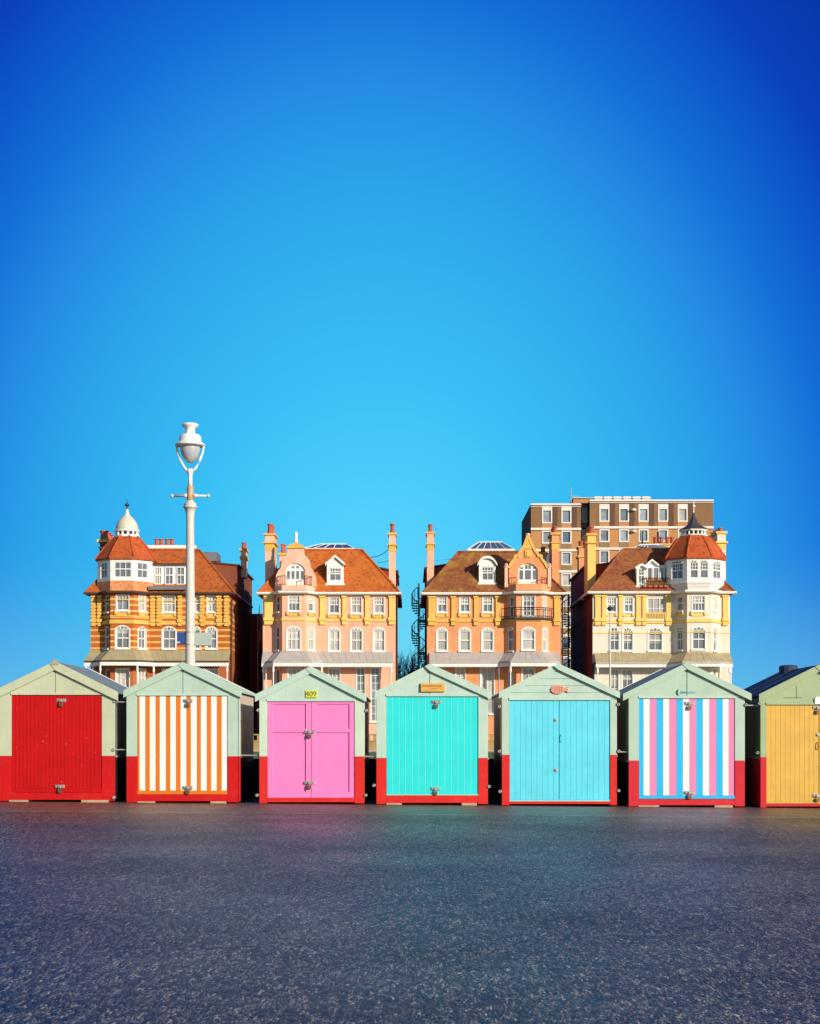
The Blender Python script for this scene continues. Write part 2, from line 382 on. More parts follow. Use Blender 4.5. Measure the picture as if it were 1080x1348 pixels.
# ground materials
m, t, p = newmat('worn_asphalt'); M['asphalt'] = m
v = coords(t); vg = coords(t, (1, 0.27, 1)); vl = coords(t, (1, 0.2, 1))
def chips(vec, scale):
    q = nd(t, 'ShaderNodeTexVoronoi', feature='F1'); q.inputs['Scale'].default_value = scale; t.links.new(vec, q.inputs['Vector'])
    z = nd(t, 'ShaderNodeSeparateXYZ'); t.links.new(q.outputs['Color'], z.inputs[0]); return q.outputs['Distance'], z.outputs
d1, r1 = chips(vg, 124); d2, r2 = chips(vl, 52)
big = noise(t, v, 0.30, 6, 0.65); mid = noise(t, coords(t, (0.5, 2.2, 1)), 1.1, 7, 0.65)
cell = nd(t, 'ShaderNodeMath', operation='POWER'); t.links.new(r1[0], cell.inputs[0]); cell.inputs[1].default_value = 3.6
c = mixc(t, cell.outputs[0], (0.006, 0.005, 0.005), (0.64, 0.55, 0.43))
c = mixc(t, ramp2(t, r1[1], 0.86, 0.95, (0, 0, 0), (0.6, 0.6, 0.6)), c, (0.50, 0.37, 0.22))
c = mixc(t, 1.0, c, ramp2(t, r2[0], 0.2, 0.95, (0.12, 0.12, 0.13), (1.0, 1.0, 1.0)), 'MULTIPLY')
c = mixc(t, ramp2(t, mid, 0.52, 0.74, (0, 0, 0), (0.25, 0.25, 0.25)), c, (0.16, 0.145, 0.13))
c = mixc(t, ramp2(t, big, 0.45, 0.70, (0, 0, 0), (0.40, 0.40, 0.40)), c, (0.040, 0.040, 0.048))
# a dusty strip of older surface along the huts, with a broken pale joint where the two surfaces meet
sy = nd(t, 'ShaderNodeSeparateXYZ'); t.links.new(v, sy.inputs[0])
wob = nd(t, 'ShaderNodeMath', operation='MULTIPLY_ADD'); t.links.new(noise(t, v, 1.5, 4), wob.inputs[0]); wob.inputs[1].default_value = 0.22; t.links.new(sy.outputs['Y'], wob.inputs[2])
c = mixc(t, ramp2(t, nd_map(t, wob.outputs[0], 22.45, 22.6), 0, 1, (0, 0, 0), (0.4, 0.4, 0.4)), c, (0.17, 0.14, 0.115))
ab = nd(t, 'ShaderNodeMath', operation='SUBTRACT'); t.links.new(wob.outputs[0], ab.inputs[0]); ab.inputs[1].default_value = 22.5
ab2 = nd(t, 'ShaderNodeMath', operation='ABSOLUTE'); t.links.new(ab.outputs[0], ab2.inputs[0])
ln = nd(t, 'ShaderNodeMath', operation='MULTIPLY'); t.links.new(ramp2(t, nd_map(t, ab2.outputs[0], 0.03, 0.09), 0, 1, (0.9, 0.9, 0.9), (0, 0, 0)), ln.inputs[0]); t.links.new(ramp2(t, noise(t, v, 0.8, 4), 0.40, 0.55), ln.inputs[1])
c = mixc(t, ln.outputs[0], c, (0.34, 0.29, 0.22))
t.links.new(c, p.inputs['Base Color'])
rr = ramp2(t, big, 0.35, 0.7, (0.34, 0.34, 0.34), (0.50, 0.50, 0.50)); t.links.new(rr, p.inputs['Roughness'])
p.inputs['Specular IOR Level'].default_value = 0.31
hgt = nd(t, 'ShaderNodeMath', operation='MULTIPLY_ADD'); t.links.new(d1, hgt.inputs[0]); hgt.inputs[1].default_value = -0.9; t.links.new(r1[2], hgt.inputs[2])
hg2 = nd(t, 'ShaderNodeMath', operation='MULTIPLY_ADD'); t.links.new(d2, hg2.inputs[0]); hg2.inputs[1].default_value = -1.4; t.links.new(hgt.outputs[0], hg2.inputs[2])
bump(t, p, hg2.outputs[0], 0.7, 0.008)

m, t, p = newmat('lawn_grass'); M['grass'] = m
v = coords(t)
c = mixc(t, ramp2(t, noise(t, v, 0.6, 6, 0.7), 0.3, 0.7), (0.075, 0.13, 0.02), (0.14, 0.19, 0.035))
c = mixc(t, ramp2(t, noise(t, v, 25, 3), 0.4, 0.7, (0, 0, 0), (0.6, 0.6, 0.6)), c, (0.05, 0.085, 0.012))
t.links.new(c, p.inputs['Base Color']); p.inputs['Roughness'].default_value = 0.9
bump(t, p, noise(t, v, 40, 3), 0.6, 0.03)

# ------------------------------------------------------------------ ground
HY = 25.5                                  # the row of huts stands 25.5 m from the camera
def gz(x): return -0.0138 - 0.00797 * x    # the promenade falls gently to the right
def sheet(name, x0, x1, y0, y1, zf, mat, kind='structure', label=None):
    mb = MB(); n = 8
    for i in range(n):
        a = x0 + (x1 - x0) * i / n; b = x0 + (x1 - x0) * (i + 1) / n
        mb.add([(a, y0, zf(a)), (b, y0, zf(b)), (b, y1, zf(b)), (a, y1, zf(a))], [(0, 1, 2, 3)])
    o = mb.build(name, mat); bm = bmesh.new(); bm.from_mesh(o.data); bmesh.ops.remove_doubles(bm, verts=bm.verts[:], dist=1e-4); bm.to_mesh(o.data); bm.free()
    return tag(o, label, None, None, kind)
sheet('promenade', -60, 60, -40, 29.2, gz, M['asphalt'])
sheet('lawn', -60, 60, 29.2, 108, lambda x: gz(x) * 0.5, M['grass'])
mb = MB()
for (x0, x1, y0, y1) in ((-2500, 2500, -60, 4000),):
    mb.add([(x0, y0, -0.75), (x1, y0, -0.75), (x1, y1, -0.75), (x0, y1, -0.75)], [(0, 1, 2, 3)])
tag(mb.build('ground', M['grass']), None, None, None, 'structure')
mb = MB(); mb.box(-90, 90, 108, 123, -0.3, -0.06)
tag(mb.build('road', M['asphalt']), None, None, None, 'structure')
mb = MB(); mb.box(-90, 90, 123, 160, -0.3, 0.02)
tag(mb.build('pavement', M['ver2']), None, None, None, 'structure')

# ------------------------------------------------------------------ beach huts
k = HY / 2000
def hasp(parent, x, z, y=0.0, wd=0.16, flip=1):
    mb = MB()
    mb.box(x - wd / 2, x + wd * 0.1, y - 0.012, y, z - 0.026, z + 0.026)
    mb.box(x + wd * 0.16, x + wd / 2, y - 0.012, y, z - 0.029, z + 0.029)
    mb.box(x - wd * 0.38, x + wd * 0.42, y - 0.026, y - 0.0125, z - 0.014, z + 0.014)
    mb.box(x - 0.02, x + 0.02, y - 0.045, y - 0.0265, z - 0.022, z + 0.022)
    for dx in (-0.42, -0.2, 0.28, 0.44):
        mb.lathe([(0.001, z - 0.0), (0.001, z)], x + dx * wd, y - 0.013, 5) if 0 else mb.box(x + dx * wd - .007, x + dx * wd + .007, y - 0.017, y - 0.0125, z + 0.016, z + 0.028)
    h = mb.build('hasp', M['zinc'], parent, bevel=0.003)
    mb = MB()
    zz = z - 0.072
    mb.box(x - 0.030, x + 0.030, y - 0.05, y - 0.018, zz - 0.032, zz + 0.026)
    pts = [(x - 0.020, y - 0.034, zz + 0.02), (x - 0.020, y - 0.034, zz + 0.055), (x - 0.012, y - 0.034, zz + 0.073), (x + 0.012, y - 0.034, zz + 0.073), (x + 0.020, y - 0.034, zz + 0.055), (x + 0.020, y - 0.034, zz + 0.02)]
    mb.tube(pts, 0.006, 6)
    mb.build('padlock', M['brass'], parent, bevel=0.003)

def hut(c, label):
    """c holds the hut's outline as read at the front plane: pixel columns/rows turned into metres by k"""
    X = lambda px: (px - 540) * k
    xc = X(c['ax']); zb = CAMZ - (c['base'] - 970) * k
    H = thing('beach_hut', (xc, HY, zb), label, 'beach hut', 'beach huts in a row along the promenade')
    lx = lambda px: X(px)
    Z = lambda py: CAMZ + (970 - py) * k
    ms = [M[c['mint']], M[c['redm']]]
    Y = HY
    wl, wr, dl, dr = lx(c['wl']), lx(c['wr']), lx(c['dl']), lx(c['dr'])
    dt, db, zr, za = Z(c['dt']), Z(c['db']), Z(c['red']), Z(c['ay'])
    el, er, ztl = lx(c['el']), lx(c['er']), Z(c['et'])      # barge tips: x and top z
    bw = (c['eb'] - c['et']) * k                            # barge depth, vertical
    sL = (za - ztl) / (xc - el); sR = (za - ztl) / (er - xc)
    top = lambda x: za - (xc - x) * sL if x < xc else za - (x - xc) * sR
    D = c.get('D', 2.45)
    # ---- side and back walls
    mb = MB()
    th = 0.045
    zsl, zsr = top(wl) - 0.075, top(wr) - 0.075
    for (x0, x1, zt_) in ((wl, wl + th, zsl), (wr - th, wr, zsr)):
        mb.box(x0, x1, Y + 0.055, Y + D, zr, zt_, 0)
        mb.box(x0, x1, Y + 0.055, Y + D, zb + 0.03, zr - 0.0, 1)
    nb = 7
    for i in range(nb):                                     # weatherboards on the lower and upper sides
        z0 = zb + 0.05 + (zr - zb - 0.06) * i / nb
        for xs, sg in ((wl, -1), (wr, 1)):
            a, b = sorted((xs + sg * 0.0, xs + sg * 0.010))
            mb.box(a + 0.0005 * sg, b, Y + 0.08, Y + D - 0.03, z0, z0 + 0.022, 1)
    for xs, sg in ((wl, -1), (wr, 1)):
        a, b = sorted((xs, xs + sg * 0.018))
        mb.box(a, b, Y + 0.07, Y + D - 0.02, zr - 0.028, zr + 0.004, 2)
    mb.prism([(wl + th, zb + 0.03), (wr - th, zb + 0.03), (wr - th, zsr), (xc, za - 0.06), (wl + th, zsl)], Y + D - th, Y + D, 0)
    mb.build('wall', [M[c['side']], M[c['side_low']], M['galv']], H)
    # ---- front posts, bottom rail, gable
    for (x0, x1) in ((wl, dl), (dr, wr)):
        mb = MB()
        mb.box(x0, x1, Y, Y + 0.05, zr, dt, 0)
        mb.box(x0, x1, Y - 0.001, Y + 0.05, zb + 0.012, zr - 0.001, 1)
        if c.get('corner') and x0 > xc:                     # corner board standing a little proud
            mb.box(x1 + 0.001, x1 + 0.028, Y - 0.012, Y + 0.10, zr, zsr - 0.03, 0)
            mb.box(x1 + 0.001, x1 + 0.028, Y - 0.012, Y + 0.10, zb + 0.02, zr - 0.001, 1)
        mb.build('corner_post', ms, H, bevel=0.004)
    mb = MB(); mb.box(dl + .001, dr - .001, Y + 0.002, Y + 0.05, zb + 0.03, db - 0.004)
    if c.get('skirt'): mb.box(wl + .005, wr - .005, Y - 0.022, Y - 0.002, zb + 0.02, db - 0.03)
    mb.build('bottom_rail', M[c['redm']], H, bevel=0.004)
    up = 0.02
    def gable(x0, x1, z0, y0=Y, m=0):
        pts = [(x0, z0), (x1, z0)]
        if x1 > xc: pts += [(x1, top(x1) - up)]
        if x0 < xc < x1: pts += [(xc, za - up)]
        else: pts += [(x1, top(x1) - up)] if x1 <= xc else []
        pts += [(x0, top(x0) - up)]
        return pts
    mb = MB(); zg = dt + 0.001
    if c['gable'] == 'split':
        g = 0.005
        mb.prism([(wl, zg), (xc - g, zg), (xc - g, top(xc - g) - up), (wl, top(wl) - up)], Y, Y + 0.04)
        mb.prism([(xc + g, zg), (wr, zg), (wr, top(wr) - up), (xc + g, top(xc + g) - up)], Y - 0.006, Y + 0.04)
        mb.box(xc - g, xc + g, Y + 0.02, Y + 0.04, zg, zg + 0.06)
    elif c['gable'] == 'boards':
        n = 5; hb = (za - up - zg) / n
        for i in range(n):
            z0 = zg + i * hb; z1 = z0 + hb - 0.005
            xa = max(wl, xc - (za - up - z0) / sL); xb = min(wr, xc + (za - up - z0) / sR)
            xa2 = max(wl, xc - (za - up - z1) / sL); xb2 = min(wr, xc + (za - up - z1) / sR)
            ptsb = [(xa, z0), (xb, z0)]
            if xb == wr and xb2 < wr: ptsb.append((wr, top(wr) - up))
            ptsb += [(xb2, z1), (xa2, z1)]
            if xa == wl and xa2 > wl: ptsb.append((wl, top(wl) - up))
            mb.prism(ptsb, Y - 0.001, Y + 0.035)
            if i < n - 1: mb.box(xa2 + .02, xb2 - .02, Y + 0.012, Y + 0.034, z1 - 0.001, z1 + 0.006)
    else:
        mb.prism([(wl, zg), (wr, zg), (wr, top(wr) - up), (xc, za - up), (wl, top(wl) - up)], Y, Y + 0.04)
    if c['gable'] == 'tee':
        pass
    mb.build('gable_board', M[c['gmat']] if c.get('gmat') else M[c['mint']], H, bevel=0.002)
    # ---- head trim above the door
    mb = MB(); mb.box(dl - 0.01, dr + 0.01, Y - 0.016, Y - 0.002, dt - 0.012, dt + 0.028)
    mb.build('door_head', M['mint_pale'] if 'sage' not in c['mint'] else M[c['mint']], H, bevel=0.003)
    # ---- door(s)
    y0 = Y + c.get('rec', 0.016)
    if c['door'] == 'panel':
        mid = lx(c['split'])
        for (a, b) in ((dl + .004, mid - .004), (mid + .004, dr - .004)):
            mb = MB(); st = 0.085
            mb.box(a, b, y0 + 0.022, y0 + 0.04, db, dt - 0.006)
            mb.box(a, a + st, y0, y0 + 0.0215, db, dt - 0.006); mb.box(b - st, b, y0, y0 + 0.0215, db, dt - 0.006)
            zz = [db, db + 0.095, Z(c['mid']) - 0.03, Z(c['mid']) + 0.03, dt - 0.006 - 0.05, dt - 0.006]
            mb.box(a + st, b - st, y0 + .0005, y0 + 0.0215, zz[0], zz[1]); mb.box(a + st, b - st, y0 + .0005, y0 + 0.0215, zz[2], zz[3]); mb.box(a + st, b - st, y0 + .0005, y0 + 0.0215, zz[4], zz[5])
            d = mb.build('door', M[c['dm'][0]], H, bevel=0.004)
            if b < mid:
                for hz in c['hasp']: hasp(d, lx(hz[0]), Z(hz[1]), y0, 0.17)
    else:
        mb = MB()
        mb.box(dl + .003, dr - .003, y0 + 0.022, y0 + 0.042, db + 0.002, dt - 0.004, 0)
        bm_ = c['boards']; lo = db + c.get('ledge', 0.0)
        for (pa, pb, mi) in bm_:
            a = max(dl + .003, lx(pa)); b = min(dr - .003, lx(pb))
            mb.box(a + c['gap'], b - c['gap'], y0 + random.uniform(-.0015, .0015), y0 + 0.0215, lo + 0.002, dt - 0.006, mi)
        if c.get('ledge'):
            mb.box(dl + .003, dr - .003, y0 - 0.012, y0 + 0.0215, db + 0.001, lo, c.get('ledge_m', 0))
        if c.get('sill_line'):
            mb.box(dl, dr, y0 - 0.02, y0 - 0.0125, db - 0.002, db + 0.012, c['sill_line'])
        d = mb.build('door', [M[q] for q in c['dm']], H, bevel=c.get('bev', 0.003))
        for hz in c['hasp']:
            if hz[2] == 'hasp': hasp(d, lx(hz[0]), Z(hz[1]), y0 - 0.002 - (0.012 if c.get('ledge') and Z(hz[1]) < lo + 0.06 else 0))
            elif hz[2] == 'knob':
                q = MB(); q.box(lx(hz[0]) - .028, lx(hz[0]) + .028, y0 - 0.012, y0 - .001, Z(hz[1]) - .028, Z(hz[1]) + .028); q.box(lx(hz[0]) - .012, lx(hz[0]) + .012, y0 - 0.03, y0 - .0125, Z(hz[1]) - .012, Z(hz[1]) + .012)
                q.build('lock_plate', M['zinc'], d, bevel=.003)
            elif hz[2] == 'handle':
                q = MB(); xx, z_ = lx(hz[0]), Z(hz[1])
                q.tube([(xx, y0, z_ + .06), (xx, y0 - .03, z_ + .05), (xx, y0 - .036, z_), (xx, y0 - .03, z_ - .05), (xx, y0, z_ - .06)], .008, 6)
                q.build('handle', M[hz[3]], d)
    # ---- bargeboards
    yb0, yb1 = Y - 0.058, Y - 0.022
    notch = c.get('notch', 0.10)
    mb = MB()
    mb.prism([(el, top(el)), (xc - notch * 0.9, top(xc - notch * .9)), (xc - 0.004, za - bw * 0.99), (el + (0.10 if c.get('chamf') else 0.0), top(el + (0.10 if c.get('chamf') else 0)) - bw), (el, top(el) - bw * 0.97)], yb0 + 0.010 if not c.get('flushleft') else Y - 0.008, yb1 + .012)
    mb.build('bargeboard', M[c['bmat']], H, bevel=0.004)
    mb = MB()
    cx_ = 0.10 if c.get('chamf') else 0.0
    mb.prism([(xc - notch * 0.9 + .003, top(xc - notch * .9 + .003)), (xc, za), (er, top(er)), (er, top(er) - bw * 0.97), (er - cx_, top(er - cx_) - bw), (xc + 0.003, za - bw * 1.0)], yb0, yb1)
    mb.build('bargeboard', M[c['bmat']], H, bevel=0.004)
    # ---- roof: two slopes, seams, rear edging, ridge cap
    mb = MB(); t_ = 0.032
    y_0, y_1 = Y - 0.02, Y + D + 0.14
    dn = 0.008
    mb.prism([(el + .004, top(el) - dn - t_), (el + .004, top(el) - dn), (xc, za - dn), (er - .004, top(er) - dn), (er - .004, top(er) - dn - t_), (xc, za - dn - t_)], y_0, y_1, 0)
    for i in range(1, 3):                                   # felt laps
        yy = y_0 + (y_1 - y_0) * i / 3
        mb.prism([(el + .006, top(el) - dn), (el + .006, top(el) - dn + .006), (xc, za - dn + .008), (er - .006, top(er) - dn + .006), (er - .006, top(er) - dn), (xc, za - dn + .001)], yy - .03, yy, 0)
    r = mb.build('roof', M[c['roof']], H)
    mb = MB()
    mb.prism([(el, top(el) - .075), (el, top(el)), (xc, za + .006), (er, top(er)), (er, top(er) - .075), (xc, za - .075)], y_1 + .001, y_1 + .028)
    mb.build('rear_edging', M['felt_trim'] if c['roof'] != 'felt_navy' else M['felt_navy'], H)
    if c.get('cap') == 'vent':
        mb = MB(); mb.lathe([(0.17, za - .06), (0.17, za + .05), (0.14, za + .075), (0.02, za + .085)], xc - 0.02, Y + 2.0, 14)
        mb.build('roof_vent', M['felt_navy'], H)
    if c.get('cap') == 'tab':
        mb = MB(); mb.box(xc - .05, xc + .07, yb0 - .012, yb0 - .001, za - .062, za - .02); mb.prism([(xc - .05, za - .002), (xc + .05, za - .002), (xc + .012, za + .035), (xc - .012, za + .035)], yb0, yb0 + .03)
        mb.build('ridge_plate', M['raw_wood'], H)
    # ---- timber bearers under the front
    for (pa, pb) in c.get('bear', ()):
        mb = MB(); mb.box(lx(pa), lx(pb), Y - 0.012, Y + 1.9, zb - 0.03, zb + 0.0285)
        mb.build('bearer', M['raw_wood'], H, bevel=.004)
    # ---- eye brackets for the tie bars
    for (px_, py_) in c.get('eyes', ()):
        mb = MB(); x_ = lx(px_); z_ = Z(py_)
        mb.tube([(x_ + .018 * math.cos(a * math.pi / 5), Y - .02, z_ + .020 * math.sin(a * math.pi / 5)) for a in range(11)], .009, 6)
        mb.box(x_ - .03, x_ + .03, Y - .012, Y + .012, z_ - .014, z_ + .014)
        mb.build('eye_bracket', M['galv'], H)
    H['_d'] = (xc, zb, Y)
    return H

def even(a, b, n, mi=0): return [(a + (b - a) * i / n, a + (b - a) * (i + 1) / n, mi) for i in range(n)]
def stripes(spec): return spec

huts = []
huts.append(hut(dict(ax=73, ay=870.5, el=-10.5, er=156, et=911, eb=923, wl=-4, wr=151, dl=15, dr=134, dt=914, db=1043, red=995.3, base=1055.5, mint='sage', gmat='sage', bmat='sage', redm='red',
    side='side_grey', side_low='tar', gable='split', door='boards', dm=['red_door'], boards=even(15, 134, 24), gap=.0022, ledge=.05, hasp=[(80.5, 922, 'hasp'), (79, 1035.5, 'hasp')],
    roof='felt_blue', cap='tab', chamf=1, bear=[(12, 37), (107, 143)], eyes=[(151.5, 923), (150, 987), (150, 1050)], bev=.002),
    'beach hut with plain bright red plank door and yellowish sage gable'))
o9 = 13.5
bs = [(145 / 5.538 + 155 - 0.2, 183.5, 1)]
wx = [158, 232, 305, 382, 457, 532, 605, 680, 757]; wx2 = [200, 275, 350, 424, 500, 576, 649, 722, 801]
for i in range(9):
    a = 155 + wx[i] / 5.538; b = 155 + wx2[i] / 5.538
    bs.append((a, b, 0))
    if i < 8: bs.append((b, 155 + wx[i + 1] / 5.538, 1))
huts.append(hut(dict(ax=240.8, ay=871.5, el=163, er=318.4, et=909, eb=919, wl=166.5, wr=314, dl=180.5, dr=299.6, dt=915, db=1046, red=995.8, base=1057.3, mint='mint_blue', bmat='mint_blue', redm='red', corner=1,
    side='side_tan', side_low='tar', gable='split', door='boards', dm=['white', 'orange'], boards=bs, gap=.0012, ledge=.062, ledge_m=1, hasp=[(247.5, 922.5, 'hasp'), (247.5, 1037, 'hasp')],
    roof='felt_mint', chamf=1, bear=[(181, 204), (277, 298)], eyes=[], bev=.0012),
    'beach hut with orange and white striped door, standing in front of the lamp post'))
huts.append(hut(dict(ax=409.4, ay=877, el=336, er=482.7, et=914.5, eb=924.5, wl=341.5, wr=480, dl=352, dr=467, dt=922.5, db=1050.5, red=996, base=1058.6, mint='mint_worn', gmat='mint_pale', bmat='mint_pale', redm='red_b', skirt=0, D=2.78,
    side='side_tan', side_low='tar', gable='plain', door='panel', split=409.6, mid=962, dm=['pink'], hasp=[(407.5, 963.5), (407.5, 1030.5)],
    roof='felt_mint', chamf=1, eyes=[(340, 935), (338.5, 1047), (482.5, 935.5), (481.5, 1047)]),
    'beach hut with pink panelled double doors and a small lime number plate'))
tb = []
n = 14; a0, a1 = 509, 629.5
for i in range(n):
    a = a0 + (a1 - a0) * i / n; b = a0 + (a1 - a0) * (i + 1) / n
    tb += [(a, b - 0.85, 0), (b - 0.85, b, 1)]
huts.append(hut(dict(ax=566, ay=873.8, el=493.2, er=647, et=911, eb=921, wl=495.7, wr=642.7, dl=509, dr=629.8, dt=916, db=1047, red=998, base=1059.5, mint='mint_pale', bmat='mint_pale', redm='red_b',
    side='side_tan', side_low='tar', gable='split', door='boards', dm=['turq', 'turq_bead_glint', 'mint_pale'], boards=tb, gap=.0009, ledge=.022, ledge_m=0, sill_line=2, hasp=[(574.5, 924, 'hasp'), (573.5, 1038.5, 'hasp')],
    roof='felt_mint', flushleft=1, bear=[(509, 529), (608, 628)], eyes=[(492.5, 1034), (644, 1035.5)], bev=.0008),
    'beach hut with turquoise boarded door and a wooden name plaque'))
huts.append(hut(dict(ax=735, ay=873.5, el=657, er=816, et=911, eb=919.6, wl=661, wr=812.5, dl=671, dr=803.5, dt=921, db=1055, red=994, base=1061, mint='mint_blue', bmat='mint_pale', gmat='mint_pale', redm='red_b',
    side='side_tan', side_low='tar', gable='boards', door='boards', dm=['cyan', 'mint_pale'], boards=even(671, 736.2, 9) + even(737, 803.5, 9), gap=.0014, ledge=.03, sill_line=1,
    hasp=[(732, 948, 'knob'), (732.5, 1014, 'knob'), (739.5, 972, 'handle', 'cyan')], roof='felt_mint', flushleft=1, bear=[], eyes=[(657.5, 930), (657.5, 989), (658.5, 1042), (814, 927.5), (814.5, 989), (814.5, 1041)], bev=.001, skirt=0),
    'beach hut with plain sky blue double doors under a fish plaque'))
sb = []
xs6 = [225, 258, 302, 351, 398, 441, 491, 538, 584, 634, 680, 726, 775, 821, 864, 905]
for i in range(15): sb.append((800 + xs6[i] / 5.4, 800 + xs6[i + 1] / 5.4, [0, 1, 2][i % 3]))
huts.append(hut(dict(ax=904.6, ay=872, el=820, er=989, et=913.5, eb=923, wl=828, wr=981, dl=841.7, dr=967.8, dt=918.5, db=1051.7, red=1001.5, base=1062.6, mint='mint', bmat='mint', gmat='mint', redm='red_c',
    side='side_green', side_low='tar', gable='split', door='boards', dm=['blue', 'white', 'pink_b'], boards=sb, gap=.001, ledge=.055, hasp=[(908, 926, 'hasp'), (908, 1043.5, 'hasp')],
    roof='felt_blue', chamf=1, bear=[(841, 868), (941, 965)], eyes=[(982, 928)], bev=.0012),
    'beach hut with pink, white and blue striped door'))
huts.append(hut(dict(ax=1079, ay=874.6, el=999, er=1159, et=914, eb=924, wl=1001.6, wr=1156.5, dl=1009.5, dr=1148.5, dt=927, db=1058, red=997, base=1064.2, mint='sage_dark', bmat='sage_dark', gmat='sage_dark', redm='red_c',
    side='side_green', side_low='red_c', gable='tee', door='boards', dm=['yellow'], boards=even(1009.5, 1078.5, 11) + even(1079.5, 1148.5, 11), gap=.0014, ledge=.03, hasp=[(1077, 931.5, 'hasp'), (1076.5, 1047.5, 'hasp'), (1077.5, 967.5, 'knob'), (1077, 982, 'handle', 'brass')],
    roof='felt_navy', cap='vent', bear=[], eyes=[(997.5, 991), (1000, 926)], bev=.001),
    'beach hut with yellow boarded door, cut off by the right edge'))
X0 = lambda px: (px - 540) * k
Z0 = lambda py: CAMZ + (970 - py) * k
# number plate, plaque, fish and painted names
h = huts[2]; mb = MB(); mb.box(X0(402.2), X0(417.4), HY - .016, HY - .001, Z0(919), Z0(908.8)); pl = mb.build('number_plate', M['lime'], h, bevel=.003)
text_mesh('409', 0.125, X0(409.9), HY - .019, Z0(913.9), 0.002, M['lime_ink'], pl)
mb = MB(); mb.box(X0(403.2), X0(416.4), HY - .0185, HY - .0165, Z0(918.6), Z0(918.1)); mb.box(X0(402.7), X0(403.3), HY - .0185, HY - .0165, Z0(918.4), Z0(910.2)); mb.build('plate_border', M['lime_ink'], pl)
h = huts[3]; mb = MB(); mb.box(X0(554.3), X0(585.6), HY - .05, HY - .008, Z0(910.8), Z0(899.6)); pl = mb.build('name_plaque', M['plaque'], h, bevel=.004)
text_mesh('WOODPECKER', 0.047, X0(569), HY - .0525, Z0(903.6), 0.001, M['ink'], pl)
mb = MB(); mb.box(X0(566.5), X0(576), HY - .052, HY - .0505, Z0(906.8), Z0(906.3)); mb.box(X0(559), X0(576), HY - .052, HY - .0505, Z0(908.9), Z0(908.5)); mb.build('plaque_line', M['ink'], pl)
h = huts[4]
cxf, czf = X0(734.5), Z0(907.8)
out_f = []
for i in range(24):
    a = 2 * math.pi * i / 24
    out_f.append((cxf + 0.105 * math.cos(a), czf + 0.075 * math.sin(a) * (0.8 + 0.2 * math.cos(2 * a) if 0 else 1)))
body = [(cxf - 0.125, czf + 0.012)] + [p for p in [(cxf + 0.115 * math.cos(math.pi - t_ * math.pi / 12), czf + 0.076 * math.sin(t_ * math.pi / 12)) for t_ in range(1, 11)]] + \
       [(cxf + 0.125, czf + 0.022), (cxf + 0.175, czf + 0.052), (cxf + 0.168, czf), (cxf + 0.175, czf - 0.052), (cxf + 0.125, czf - 0.022)] + \
       [(cxf + 0.115 * math.cos(-t_ * math.pi / 12), czf - 0.076 * math.sin(t_ * math.pi / 12)) for t_ in range(2, 12)] + [(cxf - 0.125, czf - 0.016), (cxf - 0.10, czf)]
mb = MB(); mb.prism(body, HY - .03, HY - .003); fp = mb.build('fish_plaque', M['fish'], h)
mb = MB()
for dx in (-.045, -.01, .03, .065):
    mb.box(cxf + dx - .004, cxf + dx + .004, HY - .033, HY - .0305, czf - .045, czf + .048)
mb.box(cxf - .088, cxf - .072, HY - .033, HY - .0305, czf + .012, czf + .028)
mb.box(cxf + .135, cxf + .16, HY - .033, HY - .0305, czf - .004, czf + .004)
mb.build('scale_mark', M['fish_dark'], fp)
h = huts[5]
text_mesh('Spinnaker', 0.066, X0(906.3), HY - .009, Z0(911.4), 0.0015, M['blue_ink'], h, 'name_lettering', 0.25)
mb = MB(); cx_, cz_ = X0(894.5), Z0(911.6)
mo = [(cx_ + .05 * math.cos(a * math.pi / 8 + math.pi / 2), cz_ + .055 * math.sin(a * math.pi / 8 + math.pi / 2)) for a in range(9)] + [(cx_ - .022 * math.sin(a * math.pi / 8), cz_ - .055 * math.cos(a * math.pi / 8)) for a in range(1, 8)]
mb.prism(mo, HY - .011, HY - .007); mb.build('crescent_mark', M['green_ink'], h)
h = huts[6]; mb = MB(); mb.prism([(X0(1072.7), Z0(927)), (X0(1085.5), Z0(927)), (X0(1085.5), Z0(917.5)), (X0(1075), Z0(917.5)), (X0(1072.7), Z0(919.5))], HY - .03, HY - .002); mb.build('number_plate', M['trim_b'], h)
mb = MB(); mb.box(X0(1048.6), X0(1049.4), HY - .004, HY + .001, Z0(919.6), Z0(904)); mb.box(X0(1032), X0(1056), HY - .004, HY + .001, Z0(919), Z0(918.2)); mb.build('gable_joint', M['side_green'], h)

# low black-boarded wall behind the row
mb = MB(); mb.box(-9.5, 10.5, 28.35, 28.5, -0.12, 0.66); mb.box(-9.5, 10.5, 28.32, 28.53, 0.661, 0.72)
for i in range(4): mb.box(-9.5, 10.5, 28.335, 28.3495, 0.02 + .155 * i, .15 + .155 * i)
W_ = mb.build('low_wall', M['tar']); tag(W_, 'low black boarded wall running behind the row of beach huts', 'wall')

# tie bars between neighbouring huts
gaps = [('red door hut', 'orange striped hut', 151, 166.5, [(924, 'upper'), (987, 'middle')]),
        ('orange striped hut', 'pink door hut', 315, 341, [(994.5, 'middle')]),
        ('pink door hut', 'turquoise hut', 480.5, 495, [(996, 'middle')]),
        ('blue double door hut', 'candy striped hut', 813, 828, [(990, 'middle')]),
        ('candy striped hut', 'yellow hut', 981.5, 1001, [(928.5, 'upper')])]
for a, b, xa, xb, lst in gaps:
    for py, nm in lst:
        mb = MB(); mb.tube([(X0(xa), HY + .06, Z0(py)), (X0((xa + xb) / 2), HY + .065, Z0(py) - .002), (X0(xb), HY + .06, Z0(py + .3))], .013, 8)
        tag(mb.build('tie_bar', M['galv'], base=(X0(xa), HY, Z0(py))), f'{nm} steel tie bar between the {a} and the {b}', 'tie bar', 'steel tie bars linking the huts')

